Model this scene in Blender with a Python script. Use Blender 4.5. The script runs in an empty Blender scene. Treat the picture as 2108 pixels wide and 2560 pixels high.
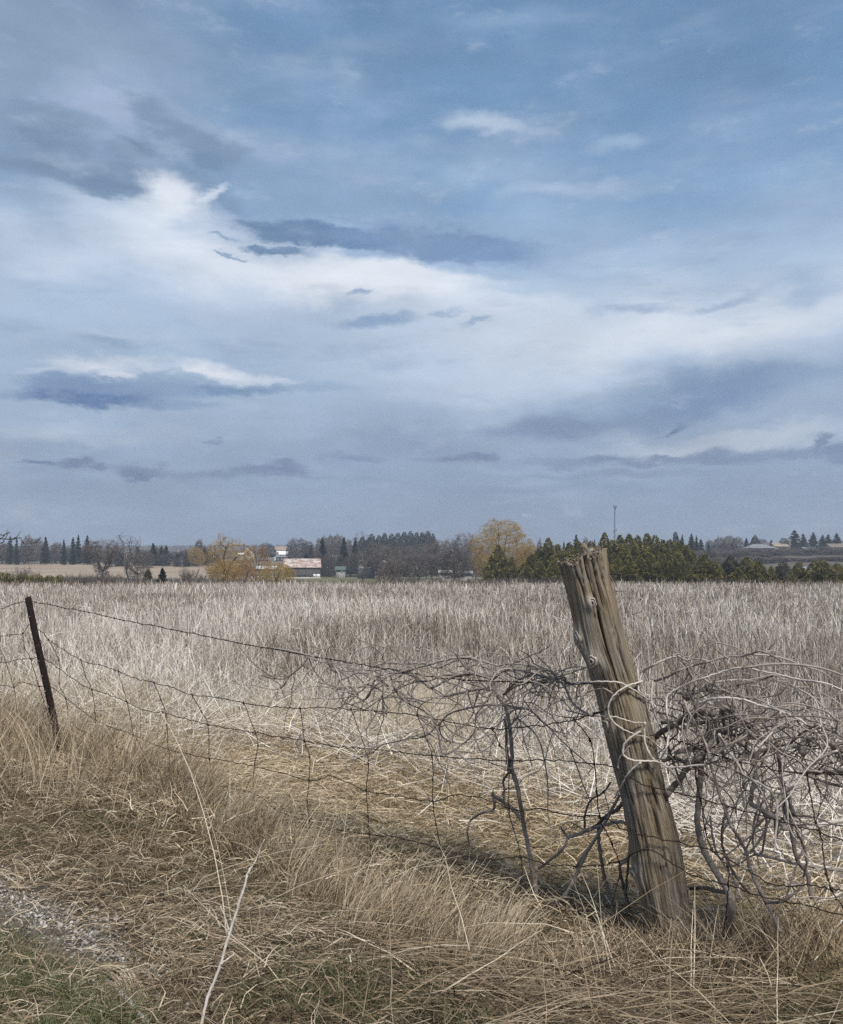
import bpy, math, random
import numpy as np

rng = np.random.default_rng(11)
random.seed(11)
SC = bpy.context.scene
COL = SC.collection
# ------------------------------------------------------------------ camera
F = 2217.0; CX = 1054.0; HY = 1425.0; EYE = 1.5
cd = bpy.data.cameras.new("camera"); cam = bpy.data.objects.new("camera", cd); COL.objects.link(cam)
cam.location = (0, 0, EYE); cam.rotation_euler = (math.pi/2, 0, 0)
cd.sensor_fit = 'VERTICAL'; cd.sensor_height = 24.0; cd.lens = 24.0*F/2560
cd.shift_y = (HY-1280)/2560.0; cd.clip_start = 0.05; cd.clip_end = 12000
SC.camera = cam

def at(px, py, Y):
    return np.array([(px-CX)/F*Y, Y, EYE+(HY-py)/F*Y])

# ------------------------------------------------------------------ helpers
def lin(c):
    return tuple(((v/255.0)/12.92 if v/255.0 <= .04045 else ((v/255.0+.055)/1.055)**2.4) for v in c)

def vnoise(x, y, seed=0):
    x = np.asarray(x, float); y = np.asarray(y, float)
    xi = np.floor(x).astype(np.int64); yi = np.floor(y).astype(np.int64)
    fx = x-xi; fy = y-yi
    fx = fx*fx*(3-2*fx); fy = fy*fy*(3-2*fy)
    def h(a, b):
        n = (a*374761393 + b*668265263 + seed*982451653) & 0x7fffffff
        n = ((n ^ (n >> 13))*1274126177) & 0x7fffffff
        n = (n ^ (n >> 16)) & 0xffff
        return n/65535.0
    return (h(xi, yi)*(1-fx)+h(xi+1, yi)*fx)*(1-fy)+(h(xi, yi+1)*(1-fx)+h(xi+1, yi+1)*fx)*fy

def fbm(x, y, seed=0, oct=4):
    s = 0; a = .5; t = 0
    for k in range(oct):
        s = s+a*vnoise(np.asarray(x)*2**k, np.asarray(y)*2**k, seed+k*17); t += a; a *= .5
    return s/t

def mesh_from(name, V, Fs, tint=None, extra=None, smooth=False):
    """V (n,3); Fs list of int arrays (m,3) or (m,4)"""
    me = bpy.data.meshes.new(name)
    V = np.ascontiguousarray(V, dtype=np.float32)
    Fs = [np.asarray(f, dtype=np.int32) for f in Fs if len(f)]
    me.vertices.add(len(V)); me.vertices.foreach_set("co", V.ravel())
    loops = np.concatenate([f.ravel() for f in Fs])
    tot = np.concatenate([np.full(len(f), f.shape[1], np.int32) for f in Fs])
    start = np.concatenate([[0], np.cumsum(tot)[:-1]]).astype(np.int32)
    me.loops.add(len(loops)); me.loops.foreach_set("vertex_index", loops.astype(np.int32))
    me.polygons.add(len(tot)); me.polygons.foreach_set("loop_start", start)
    me.update(calc_edges=True)
    if smooth:
        me.polygons.foreach_set("use_smooth", np.ones(len(tot), bool))
    if tint is not None:
        a = me.attributes.new("tint", 'FLOAT', 'POINT'); a.data.foreach_set("value", np.asarray(tint, np.float32))
    for k, v in (extra or {}).items():
        v = np.asarray(v, np.float32)
        if v.ndim == 2:
            a = me.attributes.new(k, 'FLOAT_VECTOR', 'POINT'); a.data.foreach_set("vector", v.ravel())
        else:
            a = me.attributes.new(k, 'FLOAT', 'POINT'); a.data.foreach_set("value", v)
    return me

def obj(name, me, mat=None, parent=None):
    if mat is not None and len(me.materials) == 0: me.materials.append(mat)
    o = bpy.data.objects.new(name, me); COL.objects.link(o)
    if parent: o.parent = parent
    return o

def tag(o, label=None, cat=None, group=None, kind=None):
    if label: o['label'] = label
    if cat: o['category'] = cat
    if group: o['group'] = group
    if kind: o['kind'] = kind
    return o

def empty(name, loc=(0, 0, 0), rz=0, scale=(1, 1, 1), label=None, cat=None, group=None):
    o = bpy.data.objects.new(name, None); COL.objects.link(o)
    o.location = tuple(float(v) for v in loc); o.rotation_euler = (0, 0, rz); o.scale = scale
    o.empty_display_size = .2
    return tag(o, label, cat, group)

class MB:
    def __init__(s): s.V = []; s.F = {3: [], 4: []}; s.T = []; s.n = 0
    def add(s, V, faces, tint=0.5):
        V = np.asarray(V, float).reshape(-1, 3)
        for f in faces:
            f = np.asarray(f)
            if len(f): s.F.setdefault(f.shape[1], []).append(f+s.n)
        s.V.append(V); s.T.append(np.broadcast_to(np.asarray(tint, float), (len(V),))); s.n += len(V)
    def box(s, x0, x1, y0, y1, z0, z1, tint=.5):
        V = [(x, y, z) for z in (z0, z1) for y in (y0, y1) for x in (x0, x1)]
        s.add(V, [np.array([(0, 2, 3, 1), (4, 5, 7, 6), (0, 1, 5, 4), (2, 6, 7, 3), (0, 4, 6, 2), (1, 3, 7, 5)])], tint)
    def poly(s, pts, tint=.5):
        s.add(pts, [np.arange(len(pts)).reshape(1, -1)], tint)
    def tube(s, P, R, n=6, tint=.5, cap=True):
        P = np.asarray(P, float); k = len(P); R = np.broadcast_to(np.asarray(R, float), (k,))
        T = np.gradient(P, axis=0); T /= np.linalg.norm(T, axis=1)[:, None]+1e-9
        ref = np.array([.31, .17, .93]) if abs(T[0, 2]) < .8 else np.array([.9, .37, .2])
        a = np.cross(T[0], ref); a /= np.linalg.norm(a)
        A = np.zeros_like(P)
        for i in range(k):
            a = a-T[i]*np.dot(a, T[i]); a /= np.linalg.norm(a)+1e-9; A[i] = a
        B = np.cross(T, A)
        th = np.arange(n)/n*2*math.pi
        V = P[:, None, :]+R[:, None, None]*(np.cos(th)[None, :, None]*A[:, None, :]+np.sin(th)[None, :, None]*B[:, None, :])
        V = V.reshape(-1, 3)
        i, j = np.meshgrid(np.arange(k-1), np.arange(n), indexing='ij')
        q = np.stack([i*n+j, i*n+(j+1) % n, (i+1)*n+(j+1) % n, (i+1)*n+j], -1).reshape(-1, 4)
        fs = [q]
        if cap:
            V = np.vstack([V, P[0], P[-1]])
            j = np.arange(n)
            fs.append(np.stack([(j+1) % n, j, np.full(n, k*n)], -1))
            fs.append(np.stack([(k-1)*n+j, (k-1)*n+(j+1) % n, np.full(n, k*n+1)], -1))
        s.add(V, fs, tint)
    def segs(s, P0, P1, R0, R1, n=3, tint=.5):
        """many independent tapered prisms at once"""
        P0 = np.asarray(P0, float); P1 = np.asarray(P1, float); N = len(P0)
        if N == 0: return
        R0 = np.asarray(R0, float); R1 = np.asarray(R1, float)
        T = P1-P0; T /= np.linalg.norm(T, axis=1)[:, None]+1e-9
        ref = np.where(np.abs(T[:, 2:3]) < .8, np.array([[.1, .2, .97]]), np.array([[.95, .25, .1]]))
        A = np.cross(T, ref); A /= np.linalg.norm(A, axis=1)[:, None]+1e-9
        B = np.cross(T, A)
        th = np.arange(n)/n*2*math.pi
        ring = np.cos(th)[None, :, None]*A[:, None, :]+np.sin(th)[None, :, None]*B[:, None, :]
        V = np.concatenate([P0[:, None]+R0[:, None, None]*ring, P1[:, None]+R1[:, None, None]*ring], 1)
        base = (np.arange(N)*2*n)[:, None, None]
        j = np.arange(n)
        q = np.stack([j, (j+1) % n, n+(j+1) % n, n+j], -1)[None]+base
        t = np.repeat(np.broadcast_to(np.asarray(tint, float), (N,)), 2*n)
        s.add(V.reshape(-1, 3), [q.reshape(-1, 4)], t)
    def mesh(s, name, smooth=False, extra=None):
        return mesh_from(name, np.vstack(s.V), [np.concatenate(s.F[k]) for k in sorted(s.F) if s.F[k]], np.concatenate(s.T), extra, smooth)
    def build(s, name, mat, parent=None, smooth=False):
        return obj(name, s.mesh(name, smooth), mat, parent)

def crom(P, n):
    """Catmull-Rom resample to n points per span"""
    P = np.asarray(P, float)
    Q = np.vstack([2*P[0]-P[1], P, 2*P[-1]-P[-2]])
    out = []
    for i in range(1, len(Q)-2):
        p0, p1, p2, p3 = Q[i-1:i+3]
        t = np.linspace(0, 1, n, endpoint=False)[:, None]
        out.append(.5*((2*p1)+(-p0+p2)*t+(2*p0-5*p1+4*p2-p3)*t**2+(-p0+3*p1-3*p2+p3)*t**3))
    out.append(P[-1:])
    return np.vstack(out)

# ------------------------------------------------------------------ materials
def material(name):
    m = bpy.data.materials.new(name); m.use_nodes = True
    nt = m.node_tree
    return m, nt, nt.nodes['Principled BSDF']

def ramp_node(nt, stops, interp='LINEAR'):
    r = nt.nodes.new('ShaderNodeValToRGB'); r.color_ramp.interpolation = interp
    e = r.color_ramp.elements
    while len(e) < len(stops): e.new(.5)
    for el, (p, c) in zip(e, stops):
        el.position = p; el.color = (*c, 1)
    return r

def tint_mat(name, stops, rough=.85, noise=None, transl=0, spec=.2):
    """colour from the per-blade / per-branch tint attribute"""
    m, nt, b = material(name)
    a = nt.nodes.new('ShaderNodeAttribute'); a.attribute_name = 'tint'
    r = ramp_node(nt, stops)
    src = a.outputs['Fac']
    if noise:
        tc = nt.nodes.new('ShaderNodeTexCoord'); n = nt.nodes.new('ShaderNodeTexNoise')
        n.inputs['Scale'].default_value = noise[0]; n.inputs['Detail'].default_value = 5
        nt.links.new(tc.outputs['Object'], n.inputs['Vector'])
        mm = nt.nodes.new('ShaderNodeMath'); mm.operation = 'MULTIPLY_ADD'
        nt.links.new(n.outputs['Fac'], mm.inputs[0]); mm.inputs[1].default_value = noise[1]
        m2 = nt.nodes.new('ShaderNodeMath'); m2.operation = 'ADD'; m2.inputs[1].default_value = -noise[1]/2
        nt.links.new(a.outputs['Fac'], m2.inputs[0]); nt.links.new(m2.outputs[0], mm.inputs[2])
        src = mm.outputs[0]
    nt.links.new(src, r.inputs['Fac'])
    nt.links.new(r.outputs['Color'], b.inputs['Base Color'])
    b.inputs['Roughness'].default_value = rough
    b.inputs['Specular IOR Level'].default_value = spec
    if transl:
        out = nt.nodes['Material Output']
        t = nt.nodes.new('ShaderNodeBsdfTranslucent'); mx = nt.nodes.new('ShaderNodeMixShader')
        nt.links.new(r.outputs['Color'], t.inputs['Color'])
        mx.inputs[0].default_value = transl
        nt.links.new(b.outputs[0], mx.inputs[1]); nt.links.new(t.outputs[0], mx.inputs[2])
        nt.links.new(mx.outputs[0], out.inputs['Surface'])
    return m

def noise_mat(name, stops, scale=(5, 5, 5), detail=6, rough=.85, bump=0, spec=.25, metallic=0):
    m, nt, b = material(name)
    tc = nt.nodes.new('ShaderNodeTexCoord'); mp = nt.nodes.new('ShaderNodeMapping')
    mp.inputs['Scale'].default_value = scale
    n = nt.nodes.new('ShaderNodeTexNoise'); n.inputs['Scale'].default_value = 1; n.inputs['Detail'].default_value = detail
    n.inputs['Roughness'].default_value = .65
    r = ramp_node(nt, stops)
    nt.links.new(tc.outputs['Object'], mp.inputs['Vector']); nt.links.new(mp.outputs[0], n.inputs['Vector'])
    nt.links.new(n.outputs['Fac'], r.inputs['Fac']); nt.links.new(r.outputs['Color'], b.inputs['Base Color'])
    b.inputs['Roughness'].default_value = rough; b.inputs['Metallic'].default_value = metallic
    b.inputs['Specular IOR Level'].default_value = spec
    if bump:
        bp = nt.nodes.new('ShaderNodeBump'); bp.inputs['Strength'].default_value = bump; bp.inputs['Distance'].default_value = .02
        nt.links.new(n.outputs['Fac'], bp.inputs['Height']); nt.links.new(bp.outputs[0], b.inputs['Normal'])
    return m
SUN_E = 4.7; SUN_ANG = 10.0; EXPO = 0.0; DENOISE = False; HAZE = .00055
# space, x, y, half-width, half-height, colour, alpha, edge, rotation  (photo units at 1736 px width)
SKY_BLOBS = [
 (1, 60, 120, 700, 420, (136, 158, 184), .9, .8, 0),
 (1, 1500, 60, 500, 260, (98, 133, 172), .55, .9, 0),
 (1, 700, 100, 260, 40, (140, 164, 192), .5, .8, 8),
 (1, 240, 230, 190, 110, (164, 181, 210), .85, .8, 0),
 (1, 60, 265, 120, 40, (156, 174, 202), .6, .8, 0),
 (1, 740, 165, 90, 50, (150, 176, 204), .55, .8, -25),
 (1, 1040, 45, 170, 40, (138, 166, 196), .55, .8, 0),
 (1, 1420, 55, 140, 34, (132, 159, 189), .6, .8, 10),
 (1, 1010, 272, 130, 34, (186, 203, 224), .9, .7, -10),
 (1, 1240, 300, 90, 30, (160, 186, 214), .65, .8, 0),
 (1, 1200, 408, 240, 30, (170, 193, 219), .8, .8, 3),
 (1, 950, 375, 220, 60, (160, 186, 214), .6, .9, 0),
 (1, 330, 640, 620, 240, (174, 194, 219), .75, .8, 0),
 (1, 1250, 690, 800, 150, (211, 222, 236), .95, .8, 3),
 (1, 400, 515, 390, 135, (222, 231, 244), 1.0, .8, -10),
 (1, 110, 520, 250, 70, (206, 219, 237), .8, .8, 0),
 (1, 740, 585, 400, 62, (232, 239, 249), 1.0, .6, -6),
 (1, 1000, 640, 330, 50, (212, 223, 238), .85, .8, 4),
 (2, 120, 262, 120, 34, (160, 178, 204), .8, .5, 0), (2, 400, 262, 150, 34, (150, 171, 199), .7, .5, -15),
 (1, 110, 275, 170, 50, (122, 147, 175), .8, .5, 5), (2, 120, 285, 90, 30, (118, 143, 172), .8, .45, 0), (2, 270, 305, 80, 26, (120, 146, 175), .85, .4, 8),
 (1, 200, 365, 280, 42, (124, 149, 178), .95, .45, -3),
 (1, 400, 285, 190, 44, (124, 150, 179), .9, .45, -22),
 (1, 300, 335, 190, 40, (156, 175, 203), .5, 1, -14),
 (1, 420, 375, 120, 34, (128, 155, 186), .95, .4, -20),
 (2, 120, 330, 130, 20, (158, 177, 204), .7, .6, 4), (2, 370, 300, 110, 18, (152, 173, 201), .7, .6, -20), (2, 230, 385, 110, 26, (116, 142, 173), .85, .45, 0), (2, 440, 345, 100, 30, (118, 146, 178), .85, .45, -25), (2, 640, 415, 160, 26, (128, 157, 190), .7, .5, -12),
 (1, 60, 420, 170, 30, (146, 169, 197), .7, .7, 0),
 (1, 700, 425, 320, 56, (138, 166, 199), .95, .5, -8),
 (1, 560, 395, 110, 36, (136, 164, 196), .9, .5, -25),
 (1, 980, 470, 240, 36, (148, 176, 208), .75, .7, -4),
 (1, 830, 560, 340, 30, (236, 242, 250), .8, .9, -4),
 (2, 690, 486, 240, 30, (104, 134, 171), 1.0, .30, -3),
 (2, 570, 513, 80, 15, (112, 141, 177), .95, .35, 0),
 (2, 920, 505, 270, 46, (118, 147, 184), 1.0, .40, -6),
 (2, 460, 492, 44, 6, (136, 162, 195), .8, .5, 0),
 (2, 475, 527, 34, 6, (136, 162, 195), .8, .5, 0),
 (2, 745, 603, 44, 11, (150, 174, 205), .8, .5, 15),
 (2, 770, 657, 130, 22, (138, 165, 198), .9, .5, 5),
 (2, 985, 660, 44, 15, (150, 174, 204), .8, .6, 10),
 (2, 920, 640, 44, 10, (160, 182, 210), .7, .6, 0),
 (2, 1060, 573, 34, 9, (168, 188, 214), .7, .6, -20),
 (2, 810, 745, 80, 34, (150, 173, 203), .6, .8, 0),
 (2, 1310, 637, 130, 18, (160, 178, 206), .85, .6, 0),
 (2, 1480, 627, 130, 16, (162, 181, 208), .85, .6, 8),
 (1, 1640, 570, 160, 44, (158, 182, 212), .75, .8, 0),
 (1, 1500, 665, 420, 60, (222, 230, 241), .9, .9, 5),
 (1, 330, 410, 90, 60, (232, 239, 249), .9, .6, 20),
 (2, 440, 400, 60, 16, (216, 226, 241), .8, .6, 30),
 # low cloud on the left
 (2, 220, 688, 110, 20, (188, 203, 223), .75, .6, 0), (2, 220, 698, 125, 20, (150, 172, 201), .85, .6, 0),
 (1, 330, 720, 420, 30, (156, 181, 210), .6, .8, 0),
 # long low cloud: sunlit rims first, then the grey body, then its dark base
 (2, 190, 748, 140, 28, (222, 230, 241), .9, .75, 3), (2, 95, 770, 95, 22, (208, 219, 234), .85, .8, 14),
 (2, 310, 756, 120, 24, (206, 217, 232), .8, .8, -3), (2, 460, 768, 150, 28, (228, 235, 244), .95, .7, -10),
 (2, 570, 788, 110, 14, (206, 218, 234), .85, .5, -6),
 (2, 110, 786, 130, 26, (142, 166, 197), .95, .6, 10), (2, 215, 774, 120, 22, (158, 180, 207), .9, .6, 3),
 (2, 330, 778, 140, 24, (152, 175, 204), .95, .6, -3), (2, 470, 791, 160, 22, (160, 182, 208), .9, .6, -7),
 (2, 250, 764, 60, 10, (214, 223, 236), .9, .5, 0), (2, 230, 772, 40, 8, (222, 229, 240), .8, .5, 0), (2, 430, 768, 60, 9, (226, 232, 242), .9, .5, -8), (2, 480, 781, 80, 8, (200, 212, 229), .8, .5, -5),
 (2, 200, 803, 240, 36, (122, 149, 184), 1.0, .45, 0), (2, 400, 800, 200, 24, (138, 162, 194), .95, .5, 0),
 (2, 175, 824, 230, 22, (88, 121, 166), 1.0, .5, -1),
 (2, 490, 804, 150, 12, (120, 147, 183), .95, .5, 0), (2, 640, 800, 140, 15, (148, 172, 201), .8, .6, 0),
 (2, 385, 836, 110, 18, (136, 161, 194), .8, .6, 0),
 (1, 150, 885, 300, 42, (186, 200, 217), .85, .8, 0),
 # heavy bank on the right
 (1, 1480, 795, 430, 80, (124, 150, 184), .95, .9, 5),
 (1, 1430, 835, 240, 44, (112, 139, 176), .8, 1.0, 5),
 (1, 1150, 872, 330, 40, (126, 146, 178), .95, .7, 4),
 (1, 1000, 800, 320, 55, (194, 208, 226), .85, .9, 4),
 (1, 850, 925, 360, 38, (140, 158, 188), .75, .8, 0),
 (1, 1500, 912, 380, 34, (188, 201, 217), 1.0, .6, 0),
 (2, 1395, 886, 26, 13, (106, 128, 163), 1.0, .5, 20),
 (2, 1350, 947, 520, 15, (124, 143, 175), .95, .6, 0), (2, 1250, 975, 400, 14, (132, 150, 180), .8, .7, 0),
 (2, 1690, 918, 26, 34, (120, 140, 172), 1.0, .5, 0),
 (2, 1740, 935, 50, 22, (120, 140, 172), .95, .5, 0), (2, 1640, 938, 60, 10, (126, 145, 176), .9, .6, 0),
 # small dark puffs above the horizon
 (2, 85, 953, 48, 10, (108, 127, 162), 1.0, .5, 0), (2, 160, 953, 54, 18, (108, 126, 161), 1.0, .45, 4),
 (2, 217, 961, 30, 11, (114, 132, 165), 1.0, .5, 0), (2, 300, 972, 70, 22, (110, 128, 162), 1.0, .5, 14),
 (2, 560, 968, 125, 20, (110, 128, 163), 1.0, .5, 0), (2, 575, 953, 48, 18, (116, 134, 168), .95, .5, 0),
 (2, 720, 945, 100, 18, (122, 141, 173), .95, .6, -6), (2, 940, 945, 120, 13, (122, 140, 172), .95, .6, 2),
 (2, 1000, 943, 34, 16, (118, 136, 169), .95, .5, 0), (2, 440, 908, 24, 6, (140, 158, 188), .95, .5, 0),
 (1, 20, 950, 60, 40, (174, 180, 194), .7, .9, 0), (2, 30, 1055, 44, 22, (172, 182, 198), .85, .8, 0),
 (1, 420, 985, 500, 16, (126, 144, 174), .7, .8, 0), (1, 1200, 1010, 500, 26, (134, 152, 182), .7, .9, 0),
 (2, 1190, 1052, 40, 13, (166, 180, 202), .9, .7, 0), (2, 1080, 1062, 26, 8, (178, 190, 209), .9, .7, 0), (2, 1090, 996, 60, 6, (160, 174, 198), .7, .8, 0),
]
# ------------------------------------------------------------------ light and sky
SUN_AZ = math.radians(152)       # measured from +Y towards +X: high on the right, a little behind the camera
SUN_EL = math.radians(56)
sd_ = bpy.data.lights.new("sun", 'SUN'); so = bpy.data.objects.new("sun", sd_); COL.objects.link(so)
sd_.energy = SUN_E; sd_.angle = math.radians(SUN_ANG); sd_.color = (1.0, .95, .87)
so.rotation_euler = (math.pi/2-SUN_EL, 0, math.pi-SUN_AZ)
so.location = (-30, -40, 60)

w = bpy.data.worlds.new("World"); SC.world = w; w.use_nodes = True
nt = w.node_tree; N = nt.nodes; L = nt.links
bg = N['Background']; bg.inputs['Strength'].default_value = .1
WS = 10.0                         # cloud radiances below are written for strength 1
def math_(op, a, b=None, c=None, clamp=False):
    m = N.new('ShaderNodeMath'); m.operation = op; m.use_clamp = clamp
    for i, v in enumerate((a, b, c)):
        if v is None: continue
        if isinstance(v, (int, float)): m.inputs[i].default_value = v
        else: L.new(v, m.inputs[i])
    return m.outputs[0]
tc = N.new('ShaderNodeTexCoord'); sx = N.new('ShaderNodeSeparateXYZ'); L.new(tc.outputs['Generated'], sx.inputs[0])
az = math_('ARCTAN2', sx.outputs[0], sx.outputs[1]); el = math_('ARCSINE', sx.outputs[2])
P = N.new('ShaderNodeCombineXYZ'); L.new(az, P.inputs[0]); L.new(el, P.inputs[1]); P = P.outputs[0]
def cnoise(scale, detail, rough, off=(0, 0, 0)):
    mp = N.new('ShaderNodeMapping'); mp.inputs['Scale'].default_value = (*scale, 1); mp.inputs['Location'].default_value = off
    L.new(P, mp.inputs['Vector'])
    n = N.new('ShaderNodeTexNoise'); n.inputs['Scale'].default_value = 1; n.inputs['Detail'].default_value = detail
    n.inputs['Roughness'].default_value = rough
    L.new(mp.outputs[0], n.inputs['Vector'])
    return n
def warp(n, amp):
    s = N.new('ShaderNodeVectorMath'); s.operation = 'SUBTRACT'; s.inputs[1].default_value = (.5, .5, .5); L.new(n.outputs['Color'], s.inputs[0])
    m = N.new('ShaderNodeVectorMath'); m.operation = 'MULTIPLY_ADD'; m.inputs[1].default_value = (amp[0], amp[1], 0)
    L.new(s.outputs[0], m.inputs[0]); L.new(P, m.inputs[2]); return m.outputs[0]
n1 = cnoise((7, 14), 8, .55); n2 = cnoise((18, 40), 7, .62, (3, 7, 0)); n3 = cnoise((5, 16), 7, .6, (9, 2, 0))
P1 = warp(n1, (.17, .085)); P_ = P; P = P1; P1 = warp(n2, (.026, .015)); P = P_; P2 = warp(n2, (.075, .036))
sky = N.new('ShaderNodeTexSky'); sky.sky_type = 'NISHITA'; sky.sun_disc = False
sky.sun_elevation = SUN_EL; sky.sun_rotation = SUN_AZ
sky.altitude = 300; sky.air_density = 1.0; sky.dust_density = .6; sky.ozone_density = 2.0
def mixc(fac, a, b):
    m = N.new('ShaderNodeMix'); m.data_type = 'RGBA'
    if isinstance(fac, (int, float)): m.inputs[0].default_value = fac
    else: L.new(fac, m.inputs[0])
    for i, v in ((6, a), (7, b)):
        if isinstance(v, tuple): m.inputs[i].default_value = (*v, 1)
        else: L.new(v, m.inputs[i])
    return m.outputs[2]
def L10(c): return tuple(v*WS for v in lin(c))
def elev(yD): return math.atan((HY-yD*1.2143)/F)
# thin high veil over the blue, by elevation
stops = [(-200, (98, 134, 174)), (0, (108, 144, 183)), (250, (118, 155, 194)), (430, (132, 167, 204)), (540, (170, 195, 223)), (650, (186, 205, 227)),
         (760, (170, 191, 217)), (850, (166, 185, 210)), (930, (150, 169, 196)), (1000, (140, 159, 187)), (1090, (138, 157, 185))]
stops = sorted([(elev(y), c) for y, c in stops])
top = .75
wy = N.new('ShaderNodeSeparateXYZ'); L.new(P1, wy.inputs[0])
mr = N.new('ShaderNodeMapRange'); L.new(wy.outputs[1], mr.inputs[0]); mr.inputs[1].default_value = 0; mr.inputs[2].default_value = top
r = ramp_node(nt, [(max(0, min(1, e/top)), lin(c)) for e, c in stops]); L.new(mr.outputs[0], r.inputs['Fac'])
sc = N.new('ShaderNodeVectorMath'); sc.operation = 'SCALE'; sc.inputs['Scale'].default_value = WS; L.new(r.outputs['Color'], sc.inputs[0])
colr = mixc(.90, sky.outputs[0], sc.outputs[0])
def blob(x, y, w_, h_, c, a, edge=.6, rot=0, pv=None, tex=0):
    """soft-edged cloud at a bearing and elevation; x, y, w, h in photo units converted to angles"""
    global colr
    u = (x*1.2143-CX)/F; v = (HY-y*1.2143)/F
    A = math.atan(u); E = math.atan(v/math.sqrt(1+u*u))
    mp = N.new('ShaderNodeMapping'); mp.vector_type = 'TEXTURE'
    mp.inputs['Location'].default_value = (A, E, 0); mp.inputs['Rotation'].default_value = (0, 0, math.radians(rot))
    mp.inputs['Scale'].default_value = (w_*1.2143/F/(1+u*u), h_*1.2143/F/(1+v*v), 1)
    L.new(pv or P1, mp.inputs['Vector'])
    g = N.new('ShaderNodeTexGradient'); g.gradient_type = 'SPHERICAL'; L.new(mp.outputs[0], g.inputs[0])
    m = N.new('ShaderNodeMapRange'); m.interpolation_type = 'SMOOTHSTEP'
    L.new(g.outputs['Fac'], m.inputs[0]); m.inputs[1].default_value = 0; m.inputs[2].default_value = min(1.0, edge*(1.45 if pv is P2 else 1.25))
    m.inputs[3].default_value = 0; m.inputs[4].default_value = a
    f = m.outputs[0]
    if pv is P2 and not tex: tex = .5
    if tex:
        t = math_('MULTIPLY_ADD', n2.outputs['Fac'], tex*2, 1-tex)
        f = math_('MULTIPLY', f, t, clamp=True)
    colr = mixc(f, colr, L10(c))
# broken high veil from layered noise, thicker to the left and overhead
nv = cnoise((3.2, 9), 9, .62, (4.3, 1.7, 0)); nv2 = cnoise((9, 24), 8, .6, (1.3, 5.1, 0))
vv = math_('ADD', math_('MULTIPLY', nv.outputs['Fac'], .65), math_('MULTIPLY', nv2.outputs['Fac'], .35))
vv = math_('MULTIPLY_ADD', az, -.16, vv)
mr2 = N.new('ShaderNodeMapRange'); mr2.interpolation_type = 'SMOOTHSTEP'; L.new(vv, mr2.inputs[0])
mr2.inputs[1].default_value = .42; mr2.inputs[2].default_value = .70; mr2.inputs[3].default_value = 0; mr2.inputs[4].default_value = .62
colr = mixc(mr2.outputs[0], colr, L10((164, 183, 208)))
NB = len(SKY_BLOBS)
for b_ in SKY_BLOBS:
    pv = {1: P1, 2: P2}[b_[0]]
    blob(*b_[1:], pv=pv)
# grey undersides and thin places scattered through the cloud sheet
nv3 = cnoise((6, 26), 9, .64, (7.7, 3.3, 0))
mr3 = N.new('ShaderNodeMapRange'); mr3.interpolation_type = 'SMOOTHSTEP'; L.new(nv3.outputs['Fac'], mr3.inputs[0])
mr3.inputs[1].default_value = .50; mr3.inputs[2].default_value = .74; mr3.inputs[3].default_value = 0; mr3.inputs[4].default_value = .42
colr = mixc(mr3.outputs[0], colr, L10((138, 161, 191)))
nv4 = cnoise((11, 30), 9, .66, (2.7, 8.3, 0))
mr4 = N.new('ShaderNodeMapRange'); mr4.interpolation_type = 'SMOOTHSTEP'; L.new(nv4.outputs['Fac'], mr4.inputs[0])
mr4.inputs[1].default_value = .54; mr4.inputs[2].default_value = .76; mr4.inputs[3].default_value = 0; mr4.inputs[4].default_value = .35
colr = mixc(mr4.outputs[0], colr, L10((200, 212, 229)))
# overall cloud texture: a few per cent of unevenness
tex = math_('MULTIPLY_ADD', n3.outputs['Fac'], .44, .78)
tex2 = math_('MULTIPLY_ADD', nv2.outputs['Fac'], .26, .87)
tt = math_('MULTIPLY', tex, tex2)
sc = N.new('ShaderNodeVectorMath'); sc.operation = 'SCALE'; L.new(colr, sc.inputs[0]); L.new(tt, sc.inputs['Scale'])
L.new(sc.outputs[0], bg.inputs['Color'])
w.cycles.sampling_method = 'MANUAL'; w.cycles.sample_map_resolution = 512

SC.view_settings.view_transform = 'Standard'; SC.view_settings.look = 'None'
SC.view_settings.exposure = EXPO; SC.view_settings.gamma = 1
SC.cycles.max_bounces = 6; SC.cycles.diffuse_bounces = 3; SC.cycles.use_denoising = DENOISE
SC.cycles.use_adaptive_sampling = True; SC.cycles.adaptive_threshold = .02
# ------------------------------------------------------------------ terrain
def pw(d, pts):
    return np.interp(d, [p[0] for p in pts], [p[1] for p in pts])
PROF = [(-.48, [(0, 0), (62, 0), (90, -.8), (120, -1.2), (200, -1.0), (250, -.2), (350, 3.6), (400, 4.9), (500, 6), (800, 9), (1300, 26), (3000, 40)]),
        (-.13, [(0, 0), (62, 0), (90, -.8), (120, -1.2), (200, -1.3), (290, -.9), (350, 4.0), (380, 6.0), (420, 8), (500, 13), (600, 16), (800, 17), (1300, 26), (3000, 40)]),
        (.12, [(0, 0), (62, 0), (90, -.8), (120, -1.2), (200, -1.2), (290, -.4), (350, 3.0), (420, 6), (500, 10), (600, 13), (800, 15), (1300, 22), (3000, 40)]),
        (.48, [(0, 0), (62, 0), (90, -.8), (110, -1.2), (150, -1.2), (200, 0), (300, 6), (400, 10.8), (500, 12), (600, 12), (800, 13), (1300, 18), (3000, 35)])]
FA = np.array([-2.80, 6.78]); FB = np.array([.976, 3.615])       # the plane of the wire, in front of both posts
FD = (FB-FA)/np.linalg.norm(FB-FA); FN = np.array([-FD[1], FD[0]])   # FN points away from the camera
def fdist(x, y): return (x-FA[0])*FN[0]+(y-FA[1])*FN[1]
def falong(x, y): return (x-FA[0])*FD[0]+(y-FA[1])*FD[1]
def ss(a, b, v): t = np.clip((v-a)/(b-a), 0, 1); return t*t*(3-2*t)
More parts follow.
